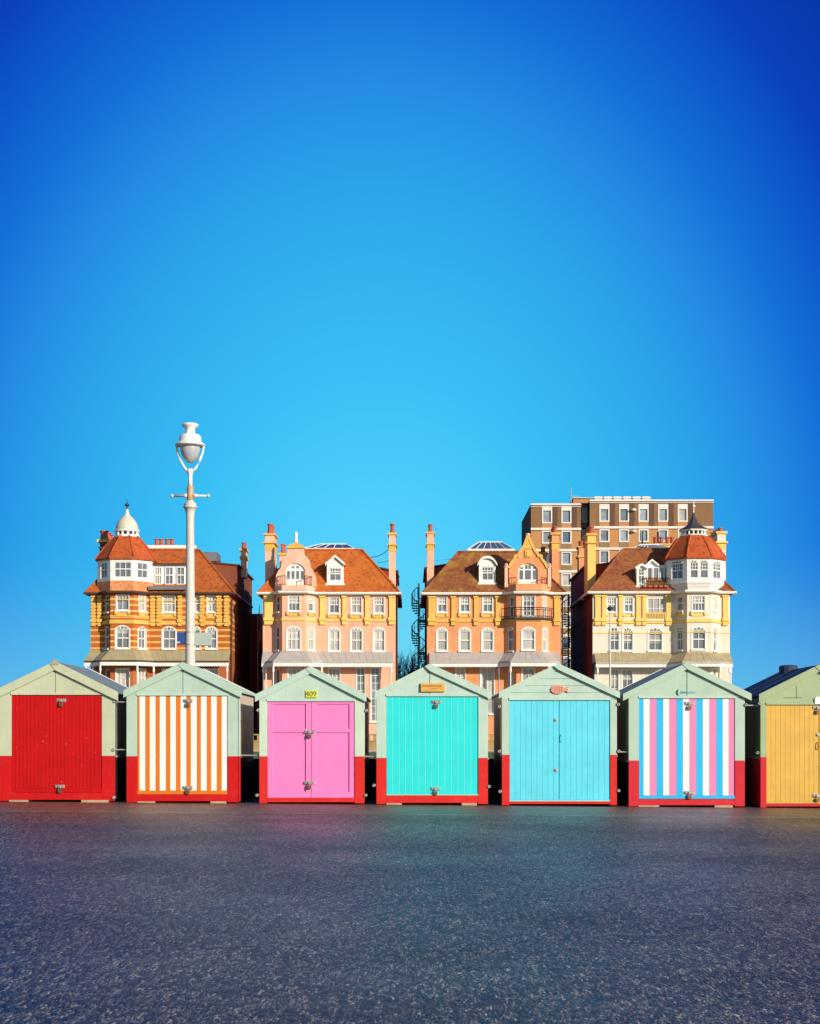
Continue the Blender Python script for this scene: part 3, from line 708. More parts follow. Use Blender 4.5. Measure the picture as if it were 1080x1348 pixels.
# ------------------------------------------------------------------ street lamp
LY = 30.0
lxm, lzm = (lambda px: PX(px, LY)), (lambda py: PZ(py, LY))
lc = lxm(250.5); q = LY / 2000
L = thing('street_lamp', (lc, LY, 0.1), 'tall pale grey cast-iron lamp post with glass globe lantern behind the orange striped hut', 'street lamp')
mb = MB()
mb.lathe([(0.17, 0.05), (0.17, 0.5), (0.14, 0.6), (6.7 * q, 0.75), (6.5 * q, lzm(860)), (5.9 * q, lzm(760)), (5.2 * q, lzm(690)), (5.3 * q, lzm(682)), (5.8 * q, lzm(679)), (5.6 * q, lzm(676)), (6.3 * q, lzm(673)), (8.0 * q, lzm(669)), (9.3 * q, lzm(668.4)), (9.3 * q, lzm(667)), (7.6 * q, lzm(665.6)), (8.4 * q, lzm(664.6)), (8.2 * q, lzm(663.2)), (5.2 * q, lzm(661)), (4.6 * q, lzm(659))], lc, LY, 20)
mb.build('post', M['lamp'], L, smooth=False)
for p_ in L.children[0].data.polygons: p_.use_smooth = True
mb = MB(); mb.lathe([(4.5 * q, lzm(659)), (4.4 * q, lzm(651)), (4.6 * q, lzm(641.5)), (4.0 * q, lzm(640.5))], lc, LY, 16); mb.build('collar', M['rust'], L, smooth=True)
mb = MB(); mb.lathe([(3.4 * q, lzm(640.6)), (2.8 * q, lzm(630)), (3.2 * q, lzm(624)), (4.2 * q, lzm(622.5)), (4.3 * q, lzm(617.5)), (1.2 * q, lzm(616.8))], lc, LY, 16); mb.build('neck', M['lamp_white'], L, smooth=True)
mb = MB(); z_ = lzm(652.5)
for sg in (-1, 1):
    mb.tube([(lc + sg * 4 * q, LY, z_), (lc + sg * 8 * q, LY, z_), (lc + sg * 9 * q, LY, z_), (lc + sg * 22 * q, LY, z_ - .005)], [3.2 * q, 2.6 * q, 1.6 * q, 1.5 * q], 10)
    c0 = lc + sg * 24 * q
    mb.tube([(c0 - sg * 2.4 * q, LY, z_ - .005), (c0 - sg * 1.4 * q, LY, z_ - .005), (c0, LY, z_ - .005), (c0 + sg * 1.6 * q, LY, z_ - .005), (c0 + sg * 2.1 * q, LY, z_ - .005)], [1.2 * q, 2.2 * q, 2.6 * q, 1.9 * q, .4 * q], 10)
mb.build('ladder_bar', M['lamp'], L, smooth=True)
mb = MB()
for sg in (-1, 1):
    pts = [(250.5 + sg * 3.2, 621), (250.5 + sg * 8, 615), (250.5 + sg * 13, 606), (250.5 + sg * 16.5, 596), (250.5 + sg * 18, 586)]
    mb.tube([(lxm(a), LY, lzm(b)) for a, b in pts], [1.9 * q, 1.7 * q, 1.5 * q, 1.4 * q, 1.3 * q], 8)
mb.build('yoke', M['lamp_white'], L, smooth=True)
mb = MB(); mb.lathe([(13.6 * q, lzm(586)), (13.2 * q, lzm(592)), (11.6 * q, lzm(598)), (9.0 * q, lzm(603.5)), (6 * q, lzm(607)), (3 * q, lzm(609)), (.4 * q, lzm(609.6))], lc, LY, 24); mb.build('globe', M['globe'], L, smooth=True)
mb = MB(); mb.lathe([(14 * q, lzm(588)), (19.5 * q, lzm(587)), (20 * q, lzm(585.5)), (17.5 * q, lzm(583.5)), (14.6 * q, lzm(581.5)), (14.4 * q, lzm(575.5)), (12.6 * q, lzm(572.8)), (7.4 * q, lzm(571.6)), (6.4 * q, lzm(570.6)), (6.4 * q, lzm(563.5)), (10.6 * q, lzm(561.2)), (11.4 * q, lzm(559.2)), (9 * q, lzm(557.8)), (1 * q, lzm(557.2))], lc, LY, 24)
hd = mb.build('hood', M['lamp_white'], L)
for p_ in hd.data.polygons: p_.use_smooth = True
mb = MB()
for py in (832.2, 848.6):
    mb.lathe([(6.9 * q, lzm(py + .6)), (6.9 * q, lzm(py - .6))], lc, LY, 18)
mb.build('strap', M['galv'], L)
def signp(x0, x1, y0, y1, mats, label, yaw, lines=False):
    ex = thing('sign_panel', (lxm((x0 + x1) / 2), LY - .02, lzm(y1)), label, 'sign')
    mb = MB(); mb.box(lxm(x0), lxm(x1), LY - .035, LY - .01, lzm(y1), lzm(y0)); pn = mb.build('panel', mats[0], ex, bevel=.004)
    mb = MB()
    for py in (y0 + .4, y1 - .4):
        xa, xb = (lxm(x0), lc - 5.5 * q) if x0 < 250 else (lc + 5.5 * q, lxm(x1))
        mb.box(xa, xb, LY - .009, LY + .03, lzm(py + .7), lzm(py - .7))
    mb.build('bracket', M['galv'], ex)
    if lines:
        mb = MB(); mb.box(lxm(x0 + 1), lxm(x0 + 5), LY - .038, LY - .0355, lzm(y1 - 1.2), lzm(y1 - 3.8)); mb.build('notice_mark', M['sign_back'], pn)
        mb = MB(); mb.box(lxm(x0), lxm(x0 + .9), LY - .0378, LY - .0355, lzm(y1), lzm(y0)); mb.build('panel_edge', M['lamp_white'], pn)
    return ex
signp(232.5, 244.6, 832.5, 848.3, [M['sign_blue']], 'small dark blue sign fixed to the left of the lamp post', 0, True)
signp(256.8, 279, 833.2, 850, [M['sign_back']], 'blank grey-green sign plate fixed to the right of the lamp post', 0)

# ------------------------------------------------------------------ houses (fronts 130 m away)
FY = 130.0
def off_line(pts, e):
    """offset an open plan polyline outwards by e with mitred corners"""
    fr = [Fr(pts[i], pts[i + 1]) for i in range(len(pts) - 1)]
    res = [Vector(pts[0]) + fr[0].N * e]
    for i in range(1, len(pts) - 1):
        n = (fr[i - 1].N + fr[i].N).normalized(); res.append(Vector(pts[i]) + n * (e / n.dot(fr[i].N)))
    res.append(Vector(pts[-1]) + fr[-1].N * e)
    return [tuple(p) for p in res]
def band(mb, pts, e0, e1, z0, z1, m=0):
    a, b = off_line(pts, e0), off_line(pts, e1)
    for i in range(len(pts) - 1):
        vs = [(*a[i], z0), (*a[i + 1], z0), (*b[i + 1], z0), (*b[i], z0), (*a[i], z1), (*a[i + 1], z1), (*b[i + 1], z1), (*b[i], z1)]
        mb.add(vs, [(0, 1, 2, 3), (7, 6, 5, 4), (0, 4, 5, 1), (1, 5, 6, 2), (2, 6, 7, 3), (3, 7, 4, 0)], m)
def wall_sheet(mb, fr, u0, u1, z0, z1, holes, rev=0.2, m=0):
    us = sorted({u0, u1, *[h[0] for h in holes], *[h[1] for h in holes]}); zs = sorted({z0, z1, *[h[2] for h in holes], *[h[3] for h in holes]})
    us = [u for u in us if u0 <= u <= u1]; zs = [z for z in zs if z0 <= z <= z1]
    for i in range(len(us) - 1):
        for j in range(len(zs) - 1):
            cu, cz = (us[i] + us[i + 1]) / 2, (zs[j] + zs[j + 1]) / 2
            if any(h[0] < cu < h[1] and h[2] < cz < h[3] for h in holes): continue
            mb.add([(us[i], 0, zs[j]), (us[i + 1], 0, zs[j]), (us[i + 1], 0, zs[j + 1]), (us[i], 0, zs[j + 1])], [(0, 1, 2, 3)], m, fr)
    for a, b, c, d in holes:
        for q in ([(a, 0, c), (a, 0, d), (a, -rev, d), (a, -rev, c)], [(b, 0, c), (b, 0, d), (b, -rev, d), (b, -rev, c)], [(a, 0, c), (b, 0, c), (b, -rev, c), (a, -rev, c)], [(a, 0, d), (b, 0, d), (b, -rev, d), (a, -rev, d)]):
            mb.add(q, [(0, 1, 2, 3)], m, fr)
def arc(u0, u1, z, rise, n=8):
    w_ = (u1 - u0) / 2; r = (w_ * w_ + rise * rise) / (2 * rise); cz = z + rise - r; a0 = math.asin(min(1, w_ / r))
    return [((u0 + u1) / 2 + r * math.sin(a0 - 2 * a0 * i / n), cz + r * math.cos(a0 - 2 * a0 * i / n)) for i in range(n + 1)]
def window(par, fr, u0, u1, z0, z1, glass='glass', arch=0.0, cols=2, rows=1, sash=True, trim='trim', apron=None, deep=0.0, flat=False, upper=None, sill=True, surround=0.0):
    """joinery in a wall opening; the pane is its own sub-part unless flat"""
    mb = MB(); t = 0.07 if flat else 0.082; d0, d1 = -0.14, -0.045
    if surround:
        s_ = surround
        for b in ((u0 - s_, u0, z0, z1), (u1, u1 + s_, z0, z1)): mb.box(b[0], b[1], 0.002, 0.05, b[2], b[3], 0, fr)
        if not arch: mb.box(u0 - s_, u1 + s_, 0.002, 0.05, z1, z1 + s_, 0, fr)
    mb.box(u0, u0 + t, d0, d1, z0, z1, 0, fr); mb.box(u1 - t, u1, d0, d1, z0, z1, 0, fr)
    mb.box(u0 + t, u1 - t, d0, d1, z0, z0 + t, 0, fr); mb.box(u0 + t, u1 - t, d0, d1, z1 - t, z1, 0, fr)
    zm = (z0 + z1) / 2 + 0.05
    if sash: mb.box(u0 + t, u1 - t, d0, d1 + .015, zm - 0.045, zm + 0.045, 0, fr)
    bw_ = 0.048
    for i in range(1, cols):
        uu = u0 + (u1 - u0) * i / cols; mb.box(uu - bw_ / 2, uu + bw_ / 2, d0 + .02, d1 - .012, z0 + t, z1 - t, 0, fr)
    if upper:
        zt = zm if upper[1] else z1 - (z1 - z0) * 0.3
        for i in range(1, upper[0]):
            uu = u0 + (u1 - u0) * i / upper[0]; mb.box(uu - .022, uu + .022, d0 + .025, d1 - .016, zt, z1 - t, 0, fr)
        mb.box(u0 + t, u1 - t, d0 + .022, d1 - .014, (zt + z1) / 2 - .02 if upper[1] else zt - .03, (zt + z1) / 2 + .02 if upper[1] else zt + .03, 0, fr)
    for j in range(1, rows):
        zz = z0 + (z1 - z0) * j / rows; mb.box(u0 + t, u1 - t, d0 + .02, d1 - .013, zz - bw_ / 2, zz + bw_ / 2, 0, fr)
    pb = MB(); fb = 0 if flat or glass not in ('glass', 'curtain') else random.choice((0, .22, .35, .5, .62)); zq = z1 - .01 - (z1 - z0) * fb
    pb.box(u0 + .01, u1 - .01, d0 - .03, d0 + .012, z0 + .01, zq, 0, fr)
    if fb: pb.box(u0 + .01, u1 - .01, d0 - .03, d0 + .016, zq, z1 - .01, 1, fr)          # a blind part-way down
    if arch:
        e_ = surround if surround else 0.02
        pts = [(u0 - e_, z1)] + [(u1 + e_, z1)] + arc(u0 - e_, u1 + e_, z1, arch, 8)[1:-1]
        mb.prism([(a, b) for a, b in pts], 0.002, 0.045, 0, fr)
        n = 3 if u1 - u0 > .8 else 2
        for i in range(n):
            ua = u0 + .1 + (u1 - u0 - .2) * i / n + .035; ub = u0 + .1 + (u1 - u0 - .2) * (i + 1) / n - .035
            zc = z1 + arch * (0.72 if 0 < i < n - 1 or n == 2 else 0.5)
            pb.box(ua, ub, 0.0455, 0.055, z1 + .03, max(zc, z1 + .12), 0, fr)
    if flat:
        b = len(mb.v); mb.v += pb.v; mb.f += [[i + b for i in q] for q in pb.f]; mb.m += [1] * len(pb.f)
        return mb.build('window', [M[trim], M[glass]], par)
    wo = mb.build('window', M[trim], par)
    pb.build('pane', [M[glass], M['curtain' if glass == 'glass' else 'blind']], wo)
    if sill:
        sb_ = MB(); sb_.box(u0 - .1, u1 + .1, 0.003, 0.15, z0 - .11, z0 - .004, 0, fr); sb_.build('sill', M[trim], wo)
    if apron:
        ab = MB(); ab.box(u0 - .06, u1 + .06, 0.002, 0.06, z0 - apron[1], z0 - .115, 0, fr); ab.box(u0 - .14, u0 + .06, 0.0605, .15, z0 - .36, z0 - .115, 0, fr); ab.box(u1 - .06, u1 + .14, 0.0605, .15, z0 - .36, z0 - .115, 0, fr)
        ab.build('apron', M[apron[0]], wo)
    return wo

def chimney(E, pxa, pxb, Y, depth, pyt, pyb, wall, bands, pots, pot_n=3, bandm='ochre'):
    """stack with moulded bands (top row, bottom row, projection) and a row of pots running back"""
    x0, x1 = PX(pxa, Y), PX(pxb, Y)
    mb = MB(); mb.box(x0, x1, Y, Y + depth, PZ(pyb, Y), PZ(pyt, Y), 0)
    for (a, b, ex, mi) in bands: mb.box(x0 - ex, x1 + ex, Y - ex, Y + depth + ex, PZ(b, Y), PZ(a, Y), mi)
    c = mb.build('chimney', [M[wall], M[bandm]], E)
    x = (x0 + x1) / 2
    for i in range(pot_n):
        y = Y + depth * (i + .5) / pot_n; z0 = PZ(pyt, Y); h_ = PZ(pots[0], Y) - z0; r = pots[1]
        pm = MB(); pm.lathe([(r, z0 - .1), (r * .82, z0 + h_ * .8), (r * 1.1, z0 + h_ * .84), (r * 1.1, z0 + h_ * .97), (r * .7, z0 + h_)], x + (pots[2] if len(pots) > 2 else 0), y, 10)
        pm.build('chimney_pot', M['pot'], c, smooth=False)
    return c

def pilaster(E, fr, u0, u1, z0, z1, mat, blocks=False, bracket=True):
    mb = MB(); mb.box(u0, u1, 0.002, 0.14, z0 + .25, z1, 0, fr)
    if bracket:
        mb.box(u0 - .08, u1 + .08, 0.003, 0.26, z0 + .12, z0 + .38, 0, fr); mb.box(u0 - .02, u1 + .02, 0.004, 0.17, z0 - .22, z0 + .119, 0, fr)
        mb.box(u0 - .07, u1 + .07, 0.003, 0.22, z1 - .22, z1 - .05, 0, fr)
    if blocks:
        n = 6
        for i in range(n):
            zz = z0 + .5 + (z1 - z0 - .8) * i / n; mb.box(u0 - .05, u1 + .05, 0.003, 0.2, zz, zz + .19, 0, fr)
    return mb.build('pilaster', M[mat], E)

def house(c):
    pl = [(PX(c['L'], FY), FY + c.get('depth', 5.4)), (PX(c['L'], FY), FY)]
    by = FY - c.get('bd', 1.3)
    pts = [(PX(c['L'], FY), FY), (PX(c['b'][0], FY), FY), (PX(c['b'][1], by), by), (PX(c['b'][2], by), by), (PX(c['b'][3], FY), FY), (PX(c['R'], FY), FY)]
    xL, xR = pts[0][0], pts[-1][0]
    E = thing('seafront_house', ((xL + xR) / 2, FY, 0), c['label'], 'house', 'tall seafront houses behind the huts')
    ze = PZ(c['eave'], FY)
    F = [Fr(pts[i], pts[i + 1]) for i in range(5)] + [Fr(pts[5], (xR, FY + 5.3)), Fr((xL, FY + 5.3), pts[0])]
    E_, wins = E, c['wins']
    wb = MB(); holes = {i: [] for i in range(7)}; spec = []
    zsplit = PZ(c['ver'][0] + 1, FY)
    for q in wins:
        f = q[0]; ua, ub = F[f].u(q[1]), F[f].u(q[2]); Yf = F[f].Y((ua + ub) / 2)
        hgt = (PZ(q[3], Yf), PZ(q[4], Yf)); kw = dict(q[5]) if len(q) > 5 else {}
        z1, z0 = hgt
        if kw.get('arch'): kw['arch'] = kw['arch'] * .065; z1 -= kw['arch']
        holes[f].append((ua, ub, z0, z1)); spec.append((f, ua, ub, z0, z1, kw))
    for f in range(7):
        for (za, zb_, mi) in ((0, zsplit, 1), (zsplit, ze + .05, 0)):
            hs = [h for h in holes[f] if h[2] < zb_ and h[3] > za]
            hs = [(a, b, max(cc, za), min(d, zb_)) for a, b, cc, d in hs]
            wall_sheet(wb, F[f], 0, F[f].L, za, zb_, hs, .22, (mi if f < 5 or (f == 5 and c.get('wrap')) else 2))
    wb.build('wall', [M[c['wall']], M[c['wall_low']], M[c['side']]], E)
    for (f, ua, ub, z0, z1, kw) in spec: window(E, F[f], ua, ub, z0, z1, **kw)
    # string course and eaves
    mb = MB()
    for (a, b, ex) in c['strings']: band(mb, pts, 0.001, ex, PZ(b, FY), PZ(a, FY))
    mb.build('string_course', M[c['ochre']], E)
    for q in c['pil']:
        f = q[0]; pilaster(E, F[f], F[f].u(q[1]), F[f].u(q[2]), PZ(q[4], FY), ze - .02, q[5] if len(q) > 5 else c['ochre'], c.get('blocks', False))
    mb = MB()
    ext = [(pts[0][0] - .45, pts[0][1])] + pts[1:-1] + [(pts[-1][0] + .45, pts[-1][1])]
    band(mb, ext, -.2, .45, ze, ze + .06, 0); band(mb, ext, .40, .52, ze + .061, ze + .19, 0)
    mb.box(xR + .38, xR + .50, FY - .5, FY + 14, ze + .02, ze + .2, 0); mb.box(xL - .50, xL - .38, FY - .5, FY + 14, ze + .02, ze + .2, 0)
    mb.build('gutter', M[c['gutter']], E)
    # bay skirt roof: low tiled slope over the bay's eave
    mb = MB(); o0 = off_line(pts[1:5], .44); o1 = off_line(pts[1:5], c.get('skirt_in', .05)); zs = PZ(c['skirt'], by)
    for i in range(3):
        mb.add([(*o0[i], ze + .07), (*o0[i + 1], ze + .07), (*o1[i + 1], zs), (*o1[i], zs)], [(0, 1, 2, 3)])
    mb.add([(*p_, zs) for p_ in o1], [(0, 1, 2, 3)])
    mb.build('bay_skirt_roof', M[c['roof']], E)
    # main hipped roof
    Yt = FY + 3.2; xa, xb, zt = PX(c['top'][0], Yt), PX(c['top'][1], Yt), PZ(c['top'][2], Yt)
    mb = MB(); y0_, y1_ = FY - .45, FY + 14.2; z0_ = ze + .065
    r0 = [(xL - .45, y0_, z0_), (xR + .45, y0_, z0_), (xR + .45, y1_, z0_), (xL - .45, y1_, z0_)]
    r1 = [(xa, Yt, zt), (xb, Yt, zt), (xb, FY + 10.8, zt), (xa, FY + 10.8, zt)]
    mb.loft([r0, r1], 0)
    for a, b in ((0, 0), (1, 1)):                            # hip tiles
        mb.tube([r0[a], r1[b]], .11, 6, 0)
    mb.tube([r1[0], r1[1]], .12, 6, 0)
    rf = mb.build('roof', M[c['roof']], E)
    # rear block with a low gable
    zs_, zc_ = PZ(c['rear'][0], FY + 5.3), PZ(c['rear'][1], FY + 5.3); xm = (xL + xR) / 2
    mb = MB(); mb.prism([(xL - .03, 0), (xR + .03, 0), (xR + .03, zs_), (xm, zc_), (xL - .03, zs_)], FY + 5.3, FY + 17.5, 0)
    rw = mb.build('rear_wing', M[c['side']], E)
    mb = MB()
    mb.prism([(xL - .2, zs_ - .03), (xm, zc_ + .06), (xR + .2, zs_ - .03), (xR + .2, zs_ + .12), (xm, zc_ + .22), (xL - .2, zs_ + .12)], FY + 5.2, FY + 17.6, 0)
    mb.build('rear_roof', M['rear_tile'], rw)
    # rooflight on the flat top
    if c.get('light'):
        l = c['light']; Ys = FY + 5.0
        xa_, xb_, xc_, xd_ = [PX(v, Ys) for v in l[:4]]; zb_, zt_ = PZ(l[4], Ys), PZ(l[5], Ys)
        mb = MB(); ra = [(xa_, Ys, zb_), (xb_, Ys, zb_), (xb_, Ys + 3.6, zb_), (xa_, Ys + 3.6, zb_)]; rb = [(xc_, Ys + 1.2, zt_), (xd_, Ys + 1.2, zt_), (xd_, Ys + 2.4, zt_), (xc_, Ys + 2.4, zt_)]
        mb.loft([ra, rb], 0)
        sk = mb.build('rooflight', M[l[6]], E)
        mb = MB()
        for a, b in ((0, 0), (1, 1)): mb.tube([ra[a], rb[b]], .05, 5)
        mb.tube([rb[0], rb[1]], .07, 5); mb.box(xa_ - .05, xb_ + .05, Ys - .1, Ys - .005, zb_ - .35, zb_ + .03)
        n = l[7]
        for i in range(1, n):
            f_ = i / n; mb.tube([tuple(Vector(ra[0]).lerp(Vector(ra[1]), f_)), tuple(Vector(rb[0]).lerp(Vector(rb[1]), f_))], .035, 4)
        mb.build('glazing_bar', M['trim_b'], sk)
    # verandah: sheet roof following the bay, fascia with dentil brackets, posts
    v = c['ver']; zt_, zb_ = PZ(v[0], FY), PZ(v[1], FY - 1.2); e = c.get('ve', 1.15)
    mb = MB()
    vp = [(xL + c.get('vin', 0) * .065, FY)] + pts[1:5] + [(xR - c.get('vinR', 0) * .065, FY)]
    a, b = off_line(vp, .003), off_line(vp, e)
    b = [(b[0][0] - c.get('vfl', 0), b[0][1])] + b[1:-1] + [(b[-1][0] + c.get('vfr', 0), b[-1][1])]
    for i in range(5):
        vs = [(*a[i], zt_), (*a[i + 1], zt_), (*b[i + 1], zb_), (*b[i], zb_)]
        vs += [(x, y, z - .06) for x, y, z in vs]
        mb.add(vs, [(0, 1, 2, 3), (7, 6, 5, 4), (0, 4, 5, 1), (1, 5, 6, 2), (2, 6, 7, 3), (3, 7, 4, 0)])
        L_ = (Vector(b[i + 1]) - Vector(b[i])).length; n = max(1, int(L_ / .55))
        for j in range(1, n):                               # standing seams
            f_ = j / n; p0 = Vector((*a[i], zt_)).lerp(Vector((*a[i + 1], zt_)), f_); p1 = Vector((*b[i], zb_)).lerp(Vector((*b[i + 1], zb_)), f_)
            mb.tube([p0 + Vector((0, 0, .01)), p1 + Vector((0, 0, .01))], .016, 4)
    vr = mb.build('verandah_roof', M[v[2]], E)
    mb = MB(); fz1, fz0 = zb_ - .0, PZ(v[3], FY - 1.2)
    bp = [b[i] for i in range(6)]
    band(mb, bp, -.06, .0, fz0 + .06, fz1 - .02, 0); band(mb, bp, .001, .06, fz1 - .12, fz1 + .03, 1)
    for i in range(5):
        fr_ = Fr(bp[i], bp[i + 1]); n = max(2, int(fr_.L / .22))
        for j in range(n): mb.box(fr_.L * (j + .25) / n, fr_.L * (j + .75) / n, -.055, -.005, fz0 + .01, fz0 + .059, 0, fr_)
    mb.build('fascia', [M['trim'], M[c.get('vedge', 'ver2')]], vr)
    for i in range(6):
        pm = MB(); pm.lathe([(.09, 0), (.09, 1), (.055, 1.1), (.05, fz0 - .5), (.1, fz0 - .4), (.06, fz0 + .1)], bp[i][0] * (1 if 0 < i < 5 else 1) + (.15 if i == 0 else -.15 if i == 5 else 0), bp[i][1] + .08, 8)
        pm.build('verandah_post', M['trim'], E)
    c.update(E=E, F=F, pts=pts, ze=ze, zt=zt, Yt=Yt, by=by, xL=xL, xR=xR)
    return c
def slopeY(c, z): return FY - .45 + (z - c['ze']) / (c['zt'] - c['ze']) * (c['Yt'] - FY + .45)

def dormer(c, pxa, pxb, pyb, pysh, pyap, wx, kind, cheek, roofm, win):
    zb_ = PZ(pyb, FY + 1); Yf = slopeY(c, zb_) - .12
    x0, x1 = PX(pxa, Yf), PX(pxb, Yf); zb_, zs, za = PZ(pyb, Yf), PZ(pysh, Yf), PZ(pyap, Yf); xm = (x0 + x1) / 2
    E = c['E']
    if kind == 'gable': prof = [(x0, zs), (xm, za), (x1, zs)]
    else: prof = list(reversed(arc(x0, x1, zs, za - zs, 10)))
    fr = Fr((x0, Yf), (x1, Yf)); W = x1 - x0
    u0, u1 = PX(wx[0], Yf) - x0, PX(wx[1], Yf) - x0; z0, z1 = PZ(wx[3], Yf), PZ(wx[2], Yf)
    mb = MB()
    front = [(x0, zb_ - .25), (x1, zb_ - .25)] + list(reversed(prof))
    mb.prism([(x0, zb_ - .25), (x0 + u0, zb_ - .25), (x0 + u0, z1), (x0, z1)], Yf, Yf + .2, 0)
    mb.prism([(x0 + u1, zb_ - .25), (x1, zb_ - .25), (x1, z1), (x0 + u1, z1)], Yf, Yf + .2, 0)
    mb.prism([(x0 + u0, zb_ - .25), (x0 + u1, zb_ - .25), (x0 + u1, z0), (x0 + u0, z0)], Yf, Yf + .2, 0)
    mb.prism([(x0, z1), (x1, z1)] + list(reversed(prof)), Yf, Yf + .2, 0)
    mb.prism([(x0 + .02, zb_ - .3), (x1 - .02, zb_ - .3), (x1 - .02, zs - .02), (xm, za - .05), (x0 + .02, zs - .02)], Yf + .21, Yf + 3.4, 1)
    d = mb.build('dormer', [M['trim'], M[cheek]], E)
    window(d, fr, u0, u1, z0, z1, flat=True, **win)
    mb = MB()
    ov = .13
    p_out = [(x0 - ov, zs - .1)] + [(x, z + .1) for x, z in prof[1:-1]] + [(x1 + ov, zs - .1)]
    p_in = [(x, z - .09) for x, z in p_out]
    for i in range(len(p_out) - 1):
        mb.prism([p_out[i], p_out[i + 1], p_in[i + 1], p_in[i]], Yf - .18, Yf + 3.3, 0)
        mb.prism([(p_out[i][0], p_out[i][1] + .015), (p_out[i + 1][0], p_out[i + 1][1] + .015), (p_in[i + 1][0], p_in[i + 1][1] - .1), (p_in[i][0], p_in[i][1] - .1)], Yf - .23, Yf - .181, 1)
    mb.box(x0 - .1, x1 + .1, Yf - .12, Yf - .003, zb_ - .2, zb_ - .02, 1)
    mb.build('dormer_roof', [M[roofm], M['trim']], d)
    return d

def octagon(cx, cy, ap, rot=0): return [(cx + ap / math.cos(math.pi / 8) * math.cos(-math.pi * 5 / 8 + i * math.pi / 4), cy + ap / math.cos(math.pi / 8) * math.sin(-math.pi * 5 / 8 + i * math.pi / 4)) for i in range(8)]

G, CU, GB = 'glass', 'curtain', 'glass_blue'
# ---- house with brick and cream bands -------------------------------------------------
ap1 = ('ochre', .55)
h1w = []
for (f, a, b) in ((2, 153.3, 169.5),): h1w += [(f, a, b, 783.6, 803.6, dict(cols=2, upper=(4, 0), sash=False, apron=('ochre', .5), surround=.06)), (f, a - .6, b + .4, 823, 853.4, dict(arch=5, cols=2, surround=.1)), (f, a - .5, b + .5, 880.5, 925, dict(glass=CU, cols=3, rows=4, sash=False, surround=.06)), ]
h1w += [(3, 183, 191.3, 784, 804.6, dict(glass=CU, cols=2, apron=('ochre', .5), surround=.06)), (3, 182, 191.5, 825, 854, dict(arch=4, cols=2, surround=.08)), (3, 182, 191.5, 881, 925, dict(glass=CU, cols=2, rows=4, sash=False, surround=.06)),
        (1, 138.5, 143, 784, 806, dict(glass=GB, cols=1)), (1, 138.2, 143, 825, 854, dict(glass=GB, cols=1)), (1, 138.2, 143, 881, 925, dict(glass=GB, cols=1)),
        (4, 214.3, 230.3, 784.5, 806, dict(glass=CU, cols=3, apron=('ochre', .55), surround=.06)), (4, 214.3, 231, 824.5, 854, dict(arch=5, cols=2, surround=.1)),
        (4, 256, 263, 784.5, 806, dict(glass=CU, cols=1, apron=('ochre', .55), surround=.06)), (4, 256, 263, 824.5, 854, dict(arch=4, cols=1, surround=.08)),
        (4, 273, 283, 784.5, 805.5, dict(glass=CU, cols=2, apron=('ochre', .55), surround=.06)), (4, 271.8, 285, 824.5, 854, dict(arch=5, cols=2, surround=.1)),
        (4, 214, 231, 881, 925, dict(glass=CU, cols=3, rows=4, sash=False, surround=.06)), (4, 272, 287, 881, 925, dict(glass=CU, cols=3, rows=4, sash=False, surround=.06))]
h1 = house(dict(label='red brick house with cream bands and a white domed corner turret', L=119.3, R=303.5, b=(135.5, 145.4, 175.6, 197), eave=783, wall='h1_wall', wall_low='h1_low', side='side_brown', ochre='ochre', gutter='gutter_dark', roof='roof1', ver=(856, 870.3, 'ver1', 877.5),
    strings=[(817.5, 822.5, .1), (811.5, 813.2, .05), (790.5, 792, .03)], pil=[(0, 121, 125.6, 0, 821), (0, 129.2, 133.6, 0, 821), (4, 198.8, 204, 0, 821), (4, 207.2, 212, 0, 821), (4, 235, 239.2, 0, 821), (4, 264.5, 269, 0, 821), (4, 286, 291, 0, 821), (4, 296, 301, 0, 821)], blocks=True, wrap=True,
    wins=h1w, skirt=779, top=(168, 262.5, 724), rear=(745, 737), vedge='gutter_dark', ve=1.2, vfl=.3))
E = h1['E']
# turret
cx, cy = (h1['pts'][2][0] + h1['pts'][3][0]) / 2, h1['by'] + 2.36
oc = octagon(cx, cy, 2.36)
zb0, zb1, zb2 = PZ(780.5, h1['by']), PZ(764.3, h1['by']), PZ(735.5, h1['by'])
mb = MB(); mb.loft([[(x, y, z) for x, y in octagon(cx, cy, a)] for a, z in ((2.42, zb0), (2.36, zb1))]); tb_ = mb.build('turret_base', M['tile_hung'], E)
mb = MB()
for i in range(8):
    fr = Fr(oc[i], oc[(i + 1) % 8])
    ho = []
    if i in (0, 1, 2, 7):
        wv = {0: (.17, .90), 1: (.2, .76), 2: (.25, .75), 7: (.25, .75)}[i]; ho = [(fr.L * wv[0], fr.L * wv[1], PZ(760.5, FY - 1), PZ(740, FY - 1))]
    wall_sheet(mb, fr, 0, fr.L, zb1, zb2, ho, .16)
tu = mb.build('turret', M['trim'], E)
for i, cols in ((0, 3), (1, 2), (2, 2), (7, 2)):
    fr = Fr(oc[i], oc[(i + 1) % 8]); wv = {0: (.17, .90), 1: (.2, .76), 2: (.25, .75), 7: (.25, .75)}[i]
    window(tu, fr, fr.L * wv[0], fr.L * wv[1], PZ(760.5, FY - 1), PZ(740, FY - 1), flat=True, cols=cols, sash=True)
mb = MB(); ov = 2.75
mb.loft([[(x, y, z) for x, y in octagon(cx, cy, a)] for a, z in ((2.52, zb2 - .05), (2.54, zb2 + .1), (1.70, PZ(720, cy)), (1.02, PZ(707.4, cy)), (1.0, PZ(706.5, cy)))])
for i in range(8): mb.tube([(*octagon(cx, cy, 2.54)[i], zb2 + .12), (*octagon(cx, cy, 1.70)[i], PZ(720, cy)), (*octagon(cx, cy, 1.02)[i], PZ(707.4, cy))], .07, 5)
mb.build('turret_roof', M['turret_tile'], E)
mb = MB(); zl0, zl1 = PZ(708.5, cy), PZ(699.3, cy)
